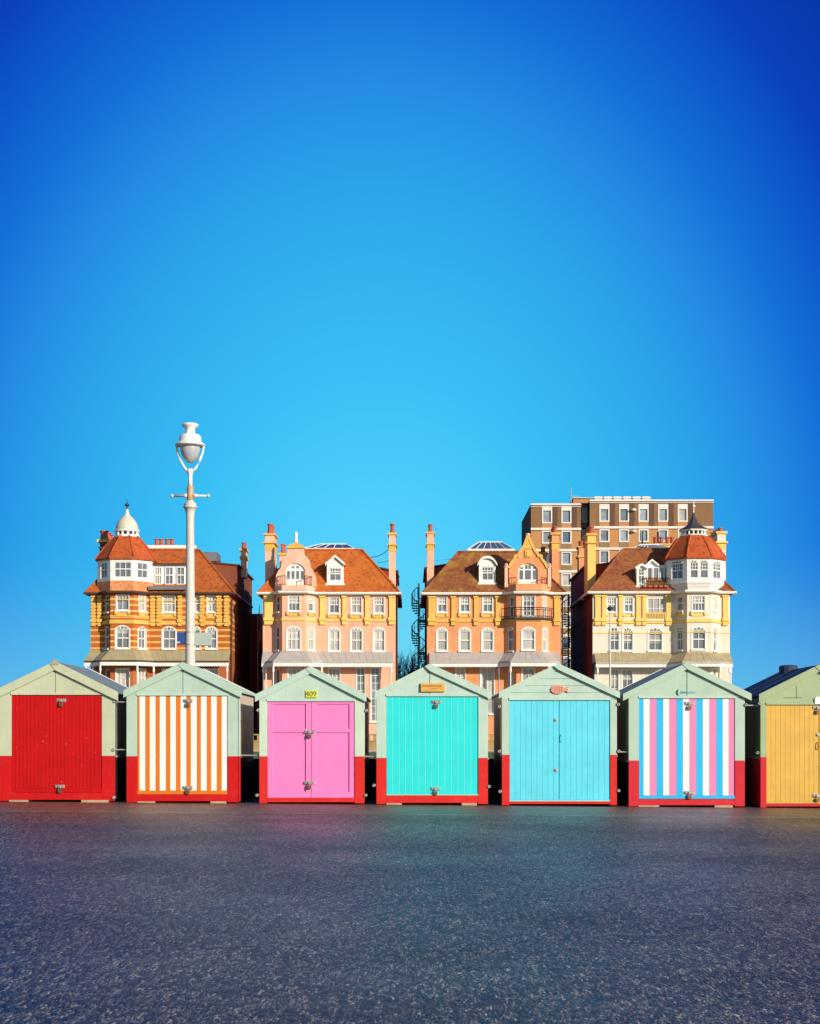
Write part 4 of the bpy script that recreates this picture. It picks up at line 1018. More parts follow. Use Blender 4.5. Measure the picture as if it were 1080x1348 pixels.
mb.lathe([(1.06, zl0), (1.06, zl0 + .22), (.98, zl0 + .23), (.98, zl0 + .24)], cx, cy, 16, rot=math.pi / 16)
mb.lathe([(.72, zl0), (.72, zl1)], cx, cy, 16, 1)
for i in range(12):
    a = 2 * math.pi * (i + .5) / 12; mb.tube([(cx + .9 * math.cos(a), cy + .9 * math.sin(a), zl0 + .2), (cx + .9 * math.cos(a), cy + .9 * math.sin(a), zl1)], .1, 6)
mb.lathe([(.85, zl1 - .1), (1.08, zl1 - .06), (1.08, zl1 + .08), (.9, zl1 + .1)], cx, cy, 20)
la = mb.build('lantern', [M['trim'], M['lead_dark']], E)
mb = MB(); mb.lathe([(.98, zl1 + .08), (.97, PZ(695, cy)), (.9, PZ(690.5, cy)), (.74, PZ(686, cy)), (.52, PZ(682, cy)), (.3, PZ(679, cy)), (.19, PZ(676.5, cy)), (.15, PZ(672, cy)), (.1, PZ(670.2, cy))], cx, cy, 20)
do = mb.build('dome', M['dome'], E)
for p_ in do.data.polygons: p_.use_smooth = True
mb = MB(); mb.lathe([(.07, PZ(670.5, cy)), (.06, PZ(667, cy)), (.2, PZ(665.5, cy)), (.2, PZ(663.8, cy)), (.05, PZ(662.8, cy)), (.03, PZ(658.5, cy))], cx, cy, 8); mb.box(cx - .16, cx + .16, cy - .02, cy + .02, PZ(664.2, cy), PZ(663.4, cy)); mb.build('finial', M['iron'], do)
# long flat dormer right of the turret
zd0, zd1 = PZ(771.5, FY + .6), PZ(745, FY + .6); xd0, xd1 = PX(199, FY + .4), PX(246, FY + .4); Yd = slopeY(h1, zd0) + .1
mb = MB(); mb.box(xd0, xd1, Yd, Yd + 2.6, zd0 - .1, zd1 + .05, 0); mb.box(xd0 - .1, xd1 + .1, Yd - .9, Yd - .005, zd0 - .42, zd0 - .12, 1); mb.prism([(xd0 - .2, zd1 + .051), (xd1 + .2, zd1 + .051), (xd1 + .2, zd1 + .17), (xd0 - .2, zd1 + .17)], Yd - .3, Yd + 3, 2)
d = mb.build('dormer', [M['trim'], M['lead'], M['gutter_dark']], E)
fr = Fr((xd0, Yd - .15), (xd1, Yd - .15))
for a, b, g in ((.1, .31, CU), (.40, .63, G), (.72, .95, G)):
    window(d, fr, fr.L * a, fr.L * b, zd0 + .1, zd1 - .12, flat=True, cols=2 if a > .3 else 3, glass=g, rows=1 if a > .3 else 2)
chimney(E, 131.6, 139.5, FY + 3.0, 3.2, 710.5, 775, 'side_brown', [(710.5, 714, .22, 1), (720, 722, .12, 1), (722, 735, .02, 0)], (697.5, .36), 3, 'ochre_pale')
chimney(E, 317.2, 323.6, FY + 7.5, 1.6, 722, 760, 'h2_pale', [(722, 725, .12, 1), (732, 736, .1, 1)], (713.5, .2), 2)
ch = chimney(E, 202, 224, FY + 8.5, .9, 717.5, 726, 'h1_low', [(717.5, 719.5, .1, 1)], (708.5, .2), 1)
for i in range(3):
    o = [x for x in COL.objects if x.parent == ch and x.name.startswith('chimney_pot')][0].copy(); COL.objects.link(o); o.location = ((-.55, .42, .85)[i], 0, 0)
[x for x in COL.objects if x.parent == ch and x.name.startswith('chimney_pot')][0].location = (-.12, 0, 0)
mb = MB(); Yq = FY + 5; mb.box(PX(196, Yq), PX(262, Yq), Yq - 1.7, Yq - 1.6, PZ(725, Yq), PZ(721, Yq), 0); mb.build('parapet', M['trim'], E)
mb = MB(); mb.loft([[(PX(203, Yq), Yq, PZ(722, Yq)), (PX(246, Yq), Yq, PZ(722, Yq)), (PX(246, Yq), Yq + 3, PZ(722, Yq)), (PX(203, Yq), Yq + 3, PZ(722, Yq))], [(PX(209, Yq), Yq + .8, PZ(717.5, Yq)), (PX(240, Yq), Yq + .8, PZ(717.5, Yq)), (PX(240, Yq), Yq + 2.2, PZ(717.5, Yq)), (PX(209, Yq), Yq + 2.2, PZ(717.5, Yq))]])
rl = mb.build('rooflight', M['skyglass'], E)
mb = MB()
for i in range(6):
    f_ = i / 5; mb.tube([(PX(203 + 43 * f_, Yq), Yq, PZ(722, Yq) + .03), (PX(209 + 31 * f_, Yq), Yq + .8, PZ(717.5, Yq) + .03)], .05, 4)
mb.tube([(PX(209, Yq), Yq + .8, PZ(717.5, Yq) + .03), (PX(240, Yq), Yq + .8, PZ(717.5, Yq) + .03)], .06, 4)
mb.build('glazing_bar', M['trim_b'], rl)
mb = MB(); mb.box(PX(268, FY + 7), PX(287, FY + 7), FY + 6.2, FY + 9, PZ(740, FY + 7), PZ(728, FY + 7)); mb.build('roof_housing', M['lead'], E)
mb = MB(); mb.tube([(PX(313, FY), FY - .45, PZ(784, FY)), (PX(305.5, FY), FY - .1, PZ(790, FY)), (PX(305.2, FY), FY - .1, PZ(905, FY))], .07, 6); mb.build('downpipe', M['iron'], E)

# ---- peach house ------------------------------------------------------------------------
w2 = []
A2 = ('ochre', .5)
for a, b in ((433.5, 446.5), (462.5, 476), (492.5, 505.5)): w2 += [(4, a, b, 786, 807.5, dict(glass=CU if a > 440 else G, cols=2, upper=(4, 1), apron=('ochre', .42), surround=.06)), (4, a - .6, b + .5, 825.5, 857, dict(glass=CU, arch=4.5, cols=2, surround=.09))]
w2 += [(2, 379.5, 394.5, 784.5, 804.5, dict(cols=3, upper=(4, 1), apron=('ochre', .42), surround=.06)), (2, 378, 395, 824, 855.5, dict(glass=CU, arch=5, cols=3, surround=.09)),
       (3, 406, 413.5, 785, 805, dict(cols=1, apron=('ochre', .42), upper=(2, 1), surround=.05)), (3, 406, 413.8, 825, 856, dict(glass=CU, arch=4, cols=2, surround=.08)),
       (1, 363.3, 367.8, 785, 805.5, dict(glass=GB, cols=1)), (1, 362.8, 367.6, 825, 856, dict(glass=GB, cols=1)), (1, 362.8, 367.6, 881, 930, dict(glass=GB, cols=1)),
       (2, 379, 396, 880, 930, dict(cols=3, rows=4, sash=False, surround=.06)), (3, 406, 413.5, 881, 930, dict(glass=CU, cols=1)),
       (4, 432.5, 447.5, 880, 930, dict(cols=3, rows=4, sash=False, surround=.06)), (4, 469, 480.5, 879, 950, dict(cols=2, rows=7, sash=False, surround=.03)), (4, 488, 500, 879, 950, dict(cols=2, rows=7, sash=False, surround=.03))]
h2 = house(dict(label='pale peach house with a smooth curved gable over its bay and a bright orange roof', L=346.2, R=521, b=(362, 371.6, 402, 415.4), bd=1.1, eave=783, wall='h2_wall', wall_low='h2_wall', side='side_brick', ochre='ochre_pale', gutter='trim', roof='roof2', ver=(857.5, 871, 'ver2', 878.5),
    strings=[(815, 818.3, .08)], pil=[(0, 348.6, 359.6, 0, 819), (4, 421.5, 428, 0, 819), (4, 451, 455.5, 0, 819), (4, 481, 486, 0, 819), (4, 512.5, 520, 0, 819)], wins=w2, skirt=777, top=(392, 477, 724), rear=(753, 738), light=(399, 466, 420, 455, 722, 714.2, 'skyglass', 5), ve=1.2, vinR=3))
E = h2['E']
def gable_front(c, out_, Yg, th, mat, holes, name='gable'):
    pass
Yg = h2['by'] + .75
gx = lambda px: PX(px, Yg); gz_ = lambda py: PZ(py, Yg)
half = [(416.7, 772), (416.7, 768), (415.5, 757), (412.5, 751), (409.5, 747.5), (408.6, 742), (407.6, 737), (404.5, 734), (401.5, 730.5), (400.5, 727), (400.4, 721)]
mir = [(779.2 - a, b) for a, b in reversed(half)]
wl_, wr_, wtop, wspr, wbot = 376.5, 401.5, 741.5, 750, 770.5
outl = [(gx(a), gz_(b)) for a, b in half + mir]
mb = MB()
hole = [(gx(a), gz_(b)) for a, b in ((wl_, 772), (wl_, wspr))]
ar = arc(gx(wl_), gx(wr_), gz_(wspr), gz_(wtop) - gz_(wspr), 10)     # runs right to left
poly = [p for p in outl[:len(half)]] + outl[len(half):] + [(gx(wl_), gz_(772)), (gx(wl_), gz_(wspr))] + list(reversed(ar))[1:-1] + [(gx(wr_), gz_(wspr)), (gx(wr_), gz_(772))]
mb.prism(poly, Yg, Yg + .45, 0)
for a, b in ((362.6, 379), (400.2, 416.7)): pass
g = mb.build('gable', [M['h2_pale'], M['ochre_pale']], E)
mb = MB(); mb.prism([(gx(378), gz_(722)), (gx(401.2), gz_(722)), (gx(401.2), gz_(720)), (gx(397), gz_(717)), (gx(389.6), gz_(713.6)), (gx(382), gz_(717)), (gx(378), gz_(720))], Yg - .12, Yg + .5)
mb.build('pediment', M['ochre'], g)
mb = MB(); mb.lathe([(.16, gz_(714)), (.18, gz_(711)), (.13, gz_(709)), (.14, gz_(702)), (.05, gz_(699.5))], gx(389.6), Yg + .2, 8); mb.build('finial', M['trim'], g)
mb = MB(); fr = Fr((gx(wl_), Yg + .12), (gx(wr_), Yg + .12)); L_ = fr.L; zb_, zs_ = gz_(771.5), gz_(wspr)
ar = arc(0, L_, zs_, gz_(wtop) - zs_, 10)
mb.prism([(0, zb_), (L_, zb_), (L_, zs_)] + ar[1:-1] + [(0, zs_)], -.1, 0, 0, fr)
for i in range(4):
    ca = L_ * (.135 + .243 * i); mb.box(ca - .12, ca + .12, .001, .02, gz_(762), gz_(751.5), 1, fr)
    if 0 < i < 3: mb.box(ca - .12, ca + .12, .001, .02, gz_(748), gz_(745), 1, fr)
mb.build('window', [M['trim'], M['glass']], g)
def railing(par, pts, z0, z1, mat, n):
    mb = MB()
    for i in range(len(pts) - 1):
        a, b = Vector((*pts[i], 0)), Vector((*pts[i + 1], 0))
        for z in (z0 + .1, z1): mb.tube([a + Vector((0, 0, z)), b + Vector((0, 0, z))], .035, 5)
        for j in range(n + 1):
            p_ = a.lerp(b, j / n); mb.tube([p_ + Vector((0, 0, z0)), p_ + Vector((0, 0, z1))], .022, 4)
    return mb.build('railing', M[mat], par)
pw = off_line(h2['pts'][1:5], .05)
mb = MB(); zp0, zp1 = PZ(777, h2['by']), PZ(770.5, h2['by']); band(mb, h2['pts'][1:5], -.2, .06, zp0 - .3, zp1, 0); mb.build('balcony_parapet', M['h2_pale'], E)
railing(E, [h2['pts'][1], h2['pts'][2]], zp1, PZ(758, h2['by']), 'iron_red', 5); railing(E, [h2['pts'][2], (PX(377, h2['by']), h2['by'])], zp1, PZ(758, h2['by']), 'iron_red', 2)
railing(E, [(PX(401.5, h2['by']), h2['by']), h2['pts'][3], h2['pts'][4]], zp1, PZ(758, h2['by']), 'iron_red', 5)
dormer(h2, 430.5, 452.7, 768, 740.5, 732.3, (433.8, 448.8, 747.5, 764.5), 'gable', 'roof2', 'roof2', dict(cols=2, upper=(4, 0)))
chimney(E, 349.2, 361, FY + 2.2, 2.6, 702, 783, 'h2_pale', [(702, 704.5, .12, 1), (713.5, 715.5, .16, 1), (715.6, 725, .02, 1)], (688.5, .24), 3)
chimney(E, 368.3, 376.5, FY + 4.5, 1.2, 728, 745, 'h2_pale', [(728, 731, .1, 1)], (715.5, .2), 3)
chimney(E, 512.3, 521, FY + 1.6, 2.2, 701, 783, 'h2_pale', [(701, 704, .1, 1), (716.5, 718, .12, 1), (718.1, 726, .02, 1)], (688, .19), 2)
mb = MB(); a = Vector((PX(484, FY + 3), FY + 3.2, PZ(733, FY + 3))); b = Vector((PX(512.5, FY + 3), FY + 3, PZ(723, FY + 3)))
mb.tube([a.lerp(b, i / 6) - Vector((0, 0, .25 * math.sin(math.pi * i / 6))) for i in range(7)], .03, 5)
a = Vector((PX(497, FY + 3), FY + 3.2, PZ(741, FY + 3))); b = Vector((PX(512.5, FY + 3), FY + 3, PZ(738, FY + 3))); mb.tube([a, b], .02, 5)
mb.build('aerial_cable', M['lead_dark'], E)
mb = MB(); mb.tube([(PX(523, FY + 3), FY + 3, PZ(752, FY + 3)), (PX(525.5, FY + 3), FY + 3, PZ(760, FY + 3)), (PX(525, FY + 3), FY + 3, PZ(762, FY + 3)), (PX(523, FY + 3), FY + 3, PZ(763, FY + 3))], .06, 5); mb.tube([(PX(522.6, FY), FY + .5, PZ(784, FY)), (PX(522.6, FY), FY + .5, PZ(990, FY))], .09, 6); mb.build('downpipe', M['iron'], E)

# ---- salmon house -------------------------------------------------------------------------
w3 = []
for a, b in ((576, 588), (605.6, 618.3), (635.6, 648.4)): w3 += [(0, a, b, 786, 806, dict(cols=2, upper=(4, 1), apron=('ochre', .45), surround=.06)), (0, a - .4, b + .5, 825.8, 856.7, dict(glass=CU, arch=5, cols=1, surround=.1))]
w3 += [(2, 688.5, 704, 784.5, 811, dict(cols=3, rows=4, sash=False, surround=.07)), (2, 687.6, 703.6, 825, 855.5, dict(glass=CU, arch=5, cols=1, surround=.1)),
       (1, 670.8, 676.6, 785.5, 813, dict(glass=GB, cols=1)), (1, 668.5, 675.8, 825.5, 857, dict(glass=GB, arch=3, cols=1)), (1, 668.5, 676, 881, 930, dict(glass=G, cols=1)),
       (3, 715, 719, 785.5, 813, dict(glass=CU, cols=1, surround=.06)), (3, 714.6, 720.3, 825.5, 857, dict(glass=CU, arch=4, cols=1, surround=.08)),
       (0, 600, 612.5, 879.5, 930, dict(glass=CU, cols=2, rows=4, sash=False, surround=.06)), (0, 633, 650.5, 879.5, 940, dict(glass=CU, cols=2, rows=3, sash=False, surround=.08)), (2, 687.5, 704, 879.5, 940, dict(glass=CU, cols=2, rows=3, sash=False, surround=.06)), (3, 714.6, 720, 881, 930, dict(glass=G, cols=1))]
h3 = house(dict(label='salmon orange house with a pointed ornate gable and a brown lichen-stained roof', L=562.4, R=739.3, b=(664.7, 680, 712.5, 724.5), bd=1.1, eave=783.4, wall='h3_wall', wall_low='h3_wall', side='side_brown', ochre='ochre', gutter='trim', roof='roof3', ver=(858.7, 871.4, 'ver2', 878.5),
    strings=[(815.5, 819, .08)], pil=[(0, 564.5, 573.5, 0, 820), (0, 594.5, 599.5, 0, 820), (0, 624.3, 629, 0, 820), (0, 652.8, 658.5, 0, 820), (4, 729.8, 737, 0, 820)], wins=w3, skirt=777.5, top=(604, 690, 726.5), rear=(748.5, 736), light=(616.5, 677, 631, 662, 723, 711.5, 'skyglass', 6), ve=1.2, vin=3, vinR=3))
E = h3['E']
Yg = h3['by'] + .7; X3 = 695.6
half = [(720.8, 772), (720.8, 748), (719.5, 744), (716.5, 739), (713.2, 736), (712.8, 730.5), (710, 733), (708.2, 729), (705.6, 726), (703.6, 723), (703, 721.5), (700.5, 717.5), (698.8, 712.5), (697.2, 708.5), (696, 704.5)]
mir = [(2 * X3 - a, b) for a, b in reversed(half)]
wl_, wr_, wtop, wspr = 682.5, 708.3, 741.5, 750
outl = [(gx(a), gz_(b)) for a, b in half + mir]
ar = arc(gx(wl_), gx(wr_), gz_(wspr), gz_(wtop) - gz_(wspr), 10)
poly = outl + [(gx(wl_), gz_(772)), (gx(wl_), gz_(wspr))] + list(reversed(ar))[1:-1] + [(gx(wr_), gz_(wspr)), (gx(wr_), gz_(772))]
mb = MB(); mb.prism(poly, Yg, Yg + .45, 0); g = mb.build('gable', M['h3_wall'], E)
mb = MB()
cop = [(gx(a), gz_(b)) for a, b in half[1:] + mir[:-1]]
for i in range(len(cop) - 1):
    a, b = Vector(cop[i]), Vector(cop[i + 1]); n_ = Vector((b.y - a.y, -(b.x - a.x)));
    if n_.length < 1e-4: continue
    n_ = n_.normalized() * .11
    mb.prism([tuple(a + n_), tuple(b + n_), tuple(b - n_), tuple(a - n_)], Yg - .1 - .0007 * i, Yg + .5 + .0007 * i)
mb.prism([(gx(691.2), gz_(734)), (gx(700), gz_(734)), (gx(700), gz_(724.5)), (gx(691.2), gz_(724.5))], Yg - .09, Yg - .002)
mb.prism([(gx(688.5), gz_(722.6)), (gx(702.7), gz_(722.6)), (gx(696.6), gz_(707)), (gx(694.6), gz_(707))], Yg - .07, Yg - .0025)
mb.prism([(gx(693.4), gz_(733)), (gx(697.8), gz_(733)), (gx(697.8), gz_(726.5)), (gx(693.4), gz_(726.5))], Yg - .15, Yg - .0905)
mb.build('coping', M['ochre'], g)
mb = MB(); mb.lathe([(.14, gz_(705.5)), (.2, gz_(704)), (.2, gz_(702.5)), (.05, gz_(701.5))], gx(X3), Yg + .2, 8); mb.build('finial', M['trim'], g)
for pxp in (666.8, 723.6):
    mb = MB(); x_ = gx(pxp); mb.box(x_ - .14, x_ + .14, Yg - .1, Yg + .2, gz_(773), gz_(746.5)); mb.lathe([(.24, gz_(746.5)), (.24, gz_(745.5)), (.12, gz_(744.5)), (.17, gz_(742.8)), (.03, gz_(741))], x_, Yg + .05, 8); mb.build('pinnacle', M['h2_pale'], E)
mb = MB(); fr = Fr((gx(wl_), Yg + .15), (gx(wr_), Yg + .15)); L_ = fr.L; zb_, zs_ = gz_(771.5), gz_(wspr)
ar = arc(0, L_, zs_, gz_(wtop) - zs_, 10)
mb.prism([(0, zb_), (L_, zb_), (L_, zs_)] + ar[1:-1] + [(0, zs_)], -.1, 0, 0, fr)
for a, b in ((.07, .26), (.36, .66), (.76, .93)):
    mb.box(L_ * a, L_ * b, .001, .02, gz_(762.5), gz_(750.5), 1, fr)
for a, b, c_ in ((.10, .26, 746.5), (.36, .49, 743.6), (.53, .66, 743.6), (.76, .90, 746.5)): mb.box(L_ * a, L_ * b, .001, .02, gz_(748.6), gz_(c_), 1, fr)
mb.build('window', [M['trim'], M['glass']], g)
mb = MB(); zp0, zp1 = PZ(777.5, h3['by']), PZ(768.5, h3['by']); band(mb, h3['pts'][1:5], -.2, .06, zp0 - .3, zp1, 0); mb.build('balcony_parapet', M['h3_wall'], E)
railing(E, [h3['pts'][1], h3['pts'][2]], zp1, PZ(760, h3['by']), 'iron_red', 5); railing(E, [h3['pts'][3], h3['pts'][4]], zp1, PZ(760, h3['by']), 'iron_red', 5)
zp = PZ(813, h3['by']); of = off_line(h3['pts'][1:5], .35)
railing(E, of, zp, PZ(800, h3['by']), 'iron', 5)
mb = MB(); band(mb, h3['pts'][1:5], .12, .4, zp - .12, zp); mb.build('balcony_floor', M['lead_dark'], E)
dormer(h3, 630.8, 652.8, 767, 741, 733.8, (634.5, 649.8, 746, 764), 'arch', 'rear_tile', 'roof3', dict(cols=2, upper=(4, 0), glass=G))
chimney(E, 562.6, 571.5, FY + 1.6, 2.2, 700, 783, 'h2_wall', [(700, 702.5, .1, 1), (715.5, 717, .12, 1), (717.1, 724.5, .02, 1)], (688.8, .19), 2)
chimney(E, 727, 736, FY + 2.2, 2.6, 701, 783, 'h3_wall', [(701, 704, .14, 1), (713.5, 715, .12, 1), (715.1, 724, .02, 1)], (692, .22), 3)
chimney(E, 712, 719.6, FY + 4.8, 1.2, 727, 745, 'h2_pale', [(727, 730, .12, 1)], (719.5, .2), 2)
mb = MB(); mb.tube([(PX(742.5, FY), FY - .4, PZ(785, FY)), (PX(740.7, FY), FY - .05, PZ(789, FY)), (PX(740.6, FY), FY - .05, PZ(985, FY))], .07, 6); mb.build('downpipe', M['iron'], E)
mb = MB(); mb.tube([(PX(600, FY), FY + 3.4, PZ(727, FY)), (PX(600, FY), FY + 3.4, PZ(733, FY))], .05, 5); mb.tube([(PX(571, FY), FY + 3, PZ(733, FY)), (PX(600, FY), FY + 3.4, PZ(729, FY))], .02, 5); mb.build('aerial_cable', M['lead'], E)

# ---- cream house ---------------------------------------------------------------------------
w4 = []
for a, b in ((799.3, 811.3), (821.8, 833.2)): w4 += [(0, a, b, 786.5, 806, dict(cols=2, upper=(4, 1), apron=('ochre_pale', .4), surround=.05)), (0, a + (4 if a < 810 else -1.4), b + (3.6 if a < 810 else -.2), 825.5, 856.5, dict(arch=5, cols=2, surround=.1, upper=(2, 1)))]
w4 += [(0, 852.5, 876.5, 787, 815, dict(cols=3, rows=2, sash=False, glass=CU, surround=0)), (0, 854, 871.6, 825.8, 856.5, dict(arch=5, cols=2, surround=.1)),
       (2, 911.6, 928, 784.5, 804.5, dict(cols=4, upper=(5, 1), apron=('ochre_pale', .5), surround=.06)), (2, 911.8, 928.6, 824.5, 855, dict(arch=5, cols=2, surround=.1)),
       (1, 891.5, 899, 785.5, 804, dict(glass=GB, cols=1, apron=('ochre_pale', .5))), (1, 891.5, 899, 825.5, 856, dict(glass=GB, arch=4, cols=2)),
       (3, 940, 944, 786, 805, dict(glass=CU, cols=1, surround=.05)), (3, 939.5, 944, 826, 857, dict(arch=3, cols=1, surround=.08)),
       (0, 803.6, 814.5, 881, 945, dict(cols=2, rows=5, sash=False, surround=.05)), (0, 819, 833, 881, 945, dict(cols=2, rows=5, sash=False, surround=.05)), (0, 853, 872, 881, 945, dict(cols=2, rows=5, sash=False, surround=.05, glass=CU)), (2, 911.6, 928, 881, 930, dict(cols=3, rows=4, sash=False, surround=.06)), (3, 939.5, 944, 881, 930, dict(cols=1))]
h4 = house(dict(label='cream house with white octagonal corner turret under a dark pointed cap', L=780.6, R=961.3, b=(886.7, 905, 936.2, 948.5), eave=782, wall='h4_wall', wall_low='h4_wall', side='side_brick', ochre='ochre_pale', gutter='trim', roof='roof4', ver=(859.6, 872.3, 'ver4', 879),
    strings=[(816.2, 820.8, .1), (833, 834.2, .05)], pil=[(0, 783.8, 790.5, 0, 820), (0, 793, 797.8, 0, 820), (0, 815, 819.2, 0, 820), (0, 837.8, 843.6, 0, 820), (0, 846, 850.8, 0, 820), (0, 877.3, 883.2, 0, 820), (4, 952.2, 958.5, 0, 820)], wins=w4, skirt=776.5, top=(820.7, 908, 723), rear=(747, 735), light=(833.5, 885, 846, 872, 722.5, 715, 'lead', 8), ve=1.2, vin=2, skirt_in=.0))
E = h4['E']
mb = MB(); z0_, z1_ = PZ(815, FY), PZ(806.5, FY); fr = h4['F'][0]; ua, ub = fr.u(852), fr.u(877)
mb.box(ua, ub, .02, .14, z1_ - .1, z1_, 0, fr); mb.box(ua, ub, .02, .14, z0_ - .2, z0_, 0, fr)
for i in range(12): mb.box(ua + (ub - ua) * (i + .2) / 12, ua + (ub - ua) * (i + .75) / 12, .03, .12, z0_, z1_ - .1, 0, fr)
mb.build('balustrade', M['ochre_pale'], E)
cx, cy = (h4['pts'][2][0] + h4['pts'][3][0]) / 2, h4['by'] + 2.42
oc = octagon(cx, cy, 2.42); zb0, zb1, zb2 = PZ(776, h4['by']), PZ(766.5, h4['by']), PZ(734.5, h4['by'])
mb = MB(); mb.loft([[(x, y, z) for x, y in octagon(cx, cy, a)] for a, z in ((2.2, zb0), (2.2, zb0 + .08), (2.4, zb1 - .05), (2.46, zb1 - .04), (2.46, zb1))]); mb.build('turret_base', M['trim'], E)
mb = MB(); wv4 = {0: [(.12, .46), (.54, .88)], 1: [(.18, .78)], 7: [(.2, .78)], 2: [(.25, .75)]}
za_, zb_ = PZ(761.5, FY - 1), PZ(741, FY - 1)
for i in range(8):
    fr = Fr(oc[i], oc[(i + 1) % 8]); wall_sheet(mb, fr, 0, fr.L, zb1, zb2, [(fr.L * a, fr.L * b, za_, zb_) for a, b in wv4.get(i, [])], .16)
tu = mb.build('turret', M['trim'], E)
for i, ws in wv4.items():
    fr = Fr(oc[i], oc[(i + 1) % 8])
    for a, b in ws: window(tu, fr, fr.L * a, fr.L * b, za_, zb_, flat=True, cols=1 if i == 0 else 2, upper=(3, 1), arch=.22, glass=G if i != 7 else GB)
mb = MB()
mb.loft([[(x, y, z) for x, y in octagon(cx, cy, a)] for a, z in ((2.58, zb2 - .05), (2.60, zb2 + .1), (1.92, PZ(720, cy)), (1.32, PZ(708.5, cy)), (1.2, PZ(706.5, cy)))])
for i in range(8): mb.tube([(*octagon(cx, cy, 2.60)[i], zb2 + .12), (*octagon(cx, cy, 1.92)[i], PZ(720, cy)), (*octagon(cx, cy, 1.32)[i], PZ(708.5, cy))], .07, 5)
mb.build('turret_roof', M['turret_tile'], E)
mb = MB(); zl0, zl1 = PZ(708.8, cy), PZ(698, cy)
mb.loft([[(x, y, z) for x, y in octagon(cx, cy, a)] for a, z in ((1.12, zl0), (1.12, zl0 + .25))]); mb.lathe([(.72, zl0), (.72, zl1)], cx, cy, 16, 1)
for i in range(16):
    a = 2 * math.pi * (i + .5) / 16; mb.tube([(cx + .98 * math.cos(a), cy + .98 * math.sin(a), zl0 + .2), (cx + .98 * math.cos(a), cy + .98 * math.sin(a), zl1)], .075, 6)
mb.loft([[(x, y, z) for x, y in octagon(cx, cy, a)] for a, z in ((1.1, zl1 - .12), (1.12, zl1))])
mb.build('lantern', [M['trim'], M['lead_dark']], E)
mb = MB()
mb.loft([[(x, y, z) for x, y in octagon(cx, cy, a)] for a, z in ((1.16, zl1), (1.18, zl1 + .06), (.68, PZ(693, cy)), (.40, PZ(688.5, cy)), (.24, PZ(683.5, cy)), (.14, PZ(679, cy)), (.06, PZ(675, cy)))])
cp = mb.build('turret_cap', M['lead_dark'], E)
mb = MB(); mb.lathe([(.06, PZ(676, cy)), (.045, PZ(668, cy)), (.14, PZ(667, cy)), (.14, PZ(665.5, cy)), (.04, PZ(664.5, cy)), (.03, PZ(659.5, cy))], cx, cy, 6); mb.build('finial', M['trim'], cp)
chimney(E, 944.8, 956, FY + 2.6, 4.2, 701, 783, 'h4_wall', [(699.5, 702.5, .12, 1), (713, 715, .16, 1), (715.1, 723, .02, 1)], (693.5, .22), 4, 'ochre_pale')
chimney(E, 774, 784.6, FY + 2.4, 2.6, 703, 783, 'ochre_pale', [(702, 705, .12, 1), (713.5, 715.5, .14, 1)], (692, .26), 3)
chimney(E, 762.5, 769.5, FY + 14, 1.4, 719, 760, 'h3_wall', [(719, 721, .12, 1), (731, 734, .12, 1)], (711.5, .2), 2)
ch = chimney(E, 862, 888, FY + 9, 1, 715.5, 726, 'ochre_pale', [(715.5, 717.5, .1, 1)], (706, .2), 1, 'ochre')
for i in range(3):
    o = [x for x in COL.objects if x.parent == ch and x.name.startswith('chimney_pot')][0].copy(); COL.objects.link(o); o.location = ((-.75, .35, .8)[i], 0, 0)
[x for x in COL.objects if x.parent == ch and x.name.startswith('chimney_pot')][0].location = (-.2, 0, 0)
# dormer with its own little gable and a recessed balcony beside it
dormer(h4, 838.5, 851.5, 771, 745, 743.5, (840.5, 848.5, 748.5, 768), 'gable', 'trim', 'trim', dict(cols=2, upper=(2, 1)))
zb_ = PZ(771, FY + 1); Yf = slopeY(h4, zb_) + .55
fx = lambda px: PX(px, Yf); fz = lambda py: PZ(py, Yf)
mb = MB(); mb.prism([(fx(846), fz(772)), (fx(882), fz(772)), (fx(882), fz(744)), (fx(866.5), fz(744)), (fx(858.5), fz(737)), (fx(850), fz(743.5)), (fx(846), fz(743.5))], Yf, Yf + 3.2)
d = mb.build('dormer', M['trim_b'], E)
fr = Fr((fx(851), Yf - .18), (fx(881), Yf - .18))
for a, b in ((.03, .27), (.3, .56), (.6, .76), (.79, .96)): window(d, fr, fr.L * a, fr.L * b, fz(768), fz(747), flat=True, cols=1, sash=False, glass='glass')
mb = MB(); mb.prism([(fx(849), fz(744)), (fx(858.5), fz(736)), (fx(868), fz(744)), (fx(867), fz(745.5)), (fx(858.5), fz(738.6)), (fx(850), fz(745.5))], Yf - .25, Yf + 3); mb.build('dormer_roof', M['trim'], d)
Yr = slopeY(h4, PZ(774, FY + .4)) - .05
railing(d, [(PX(846, Yr), Yr), (PX(882, Yr), Yr)], PZ(773.5, Yr), PZ(761, Yr), 'iron', 14)
for i in range(5):
    x_ = PX(849 + i * 7, Yr); mb = MB(); mb.box(x_ - .17, x_ + .17, Yr - .32, Yr - .06, PZ(773.5, Yr), PZ(770.8, Yr), 0)
    for j in range(14):
        a = random.uniform(0, 6.28); r_ = random.uniform(.05, .2); zz = PZ(770.8, Yr) + random.uniform(.0, .2); mb.add([(x_ + r_ * math.cos(a), Yr - .18 + r_ * .5 * math.sin(a), zz), (x_ + r_ * math.cos(a) + .09, Yr - .18, zz + .07), (x_ + r_ * math.cos(a), Yr - .22, zz + .12)], [(0, 1, 2)], 1)
    o = mb.build('planter', [M['pot'], M['grass']], base=(x_, Yr - .18, PZ(773.5, Yr))); tag(o, 'small planted trough on the roof balcony of the cream house', 'planter', 'planters along the roof balcony')
mb = MB(); mb.tube([(PX(793, FY), FY - .05, PZ(861, FY)), (PX(787, FY), FY - .1, PZ(868, FY)), (PX(781.5, FY), FY - .15, PZ(874, FY)), (PX(781, FY), FY - .1, PZ(985, FY))], .1, 6); mb.build('downpipe', M['iron'], E)
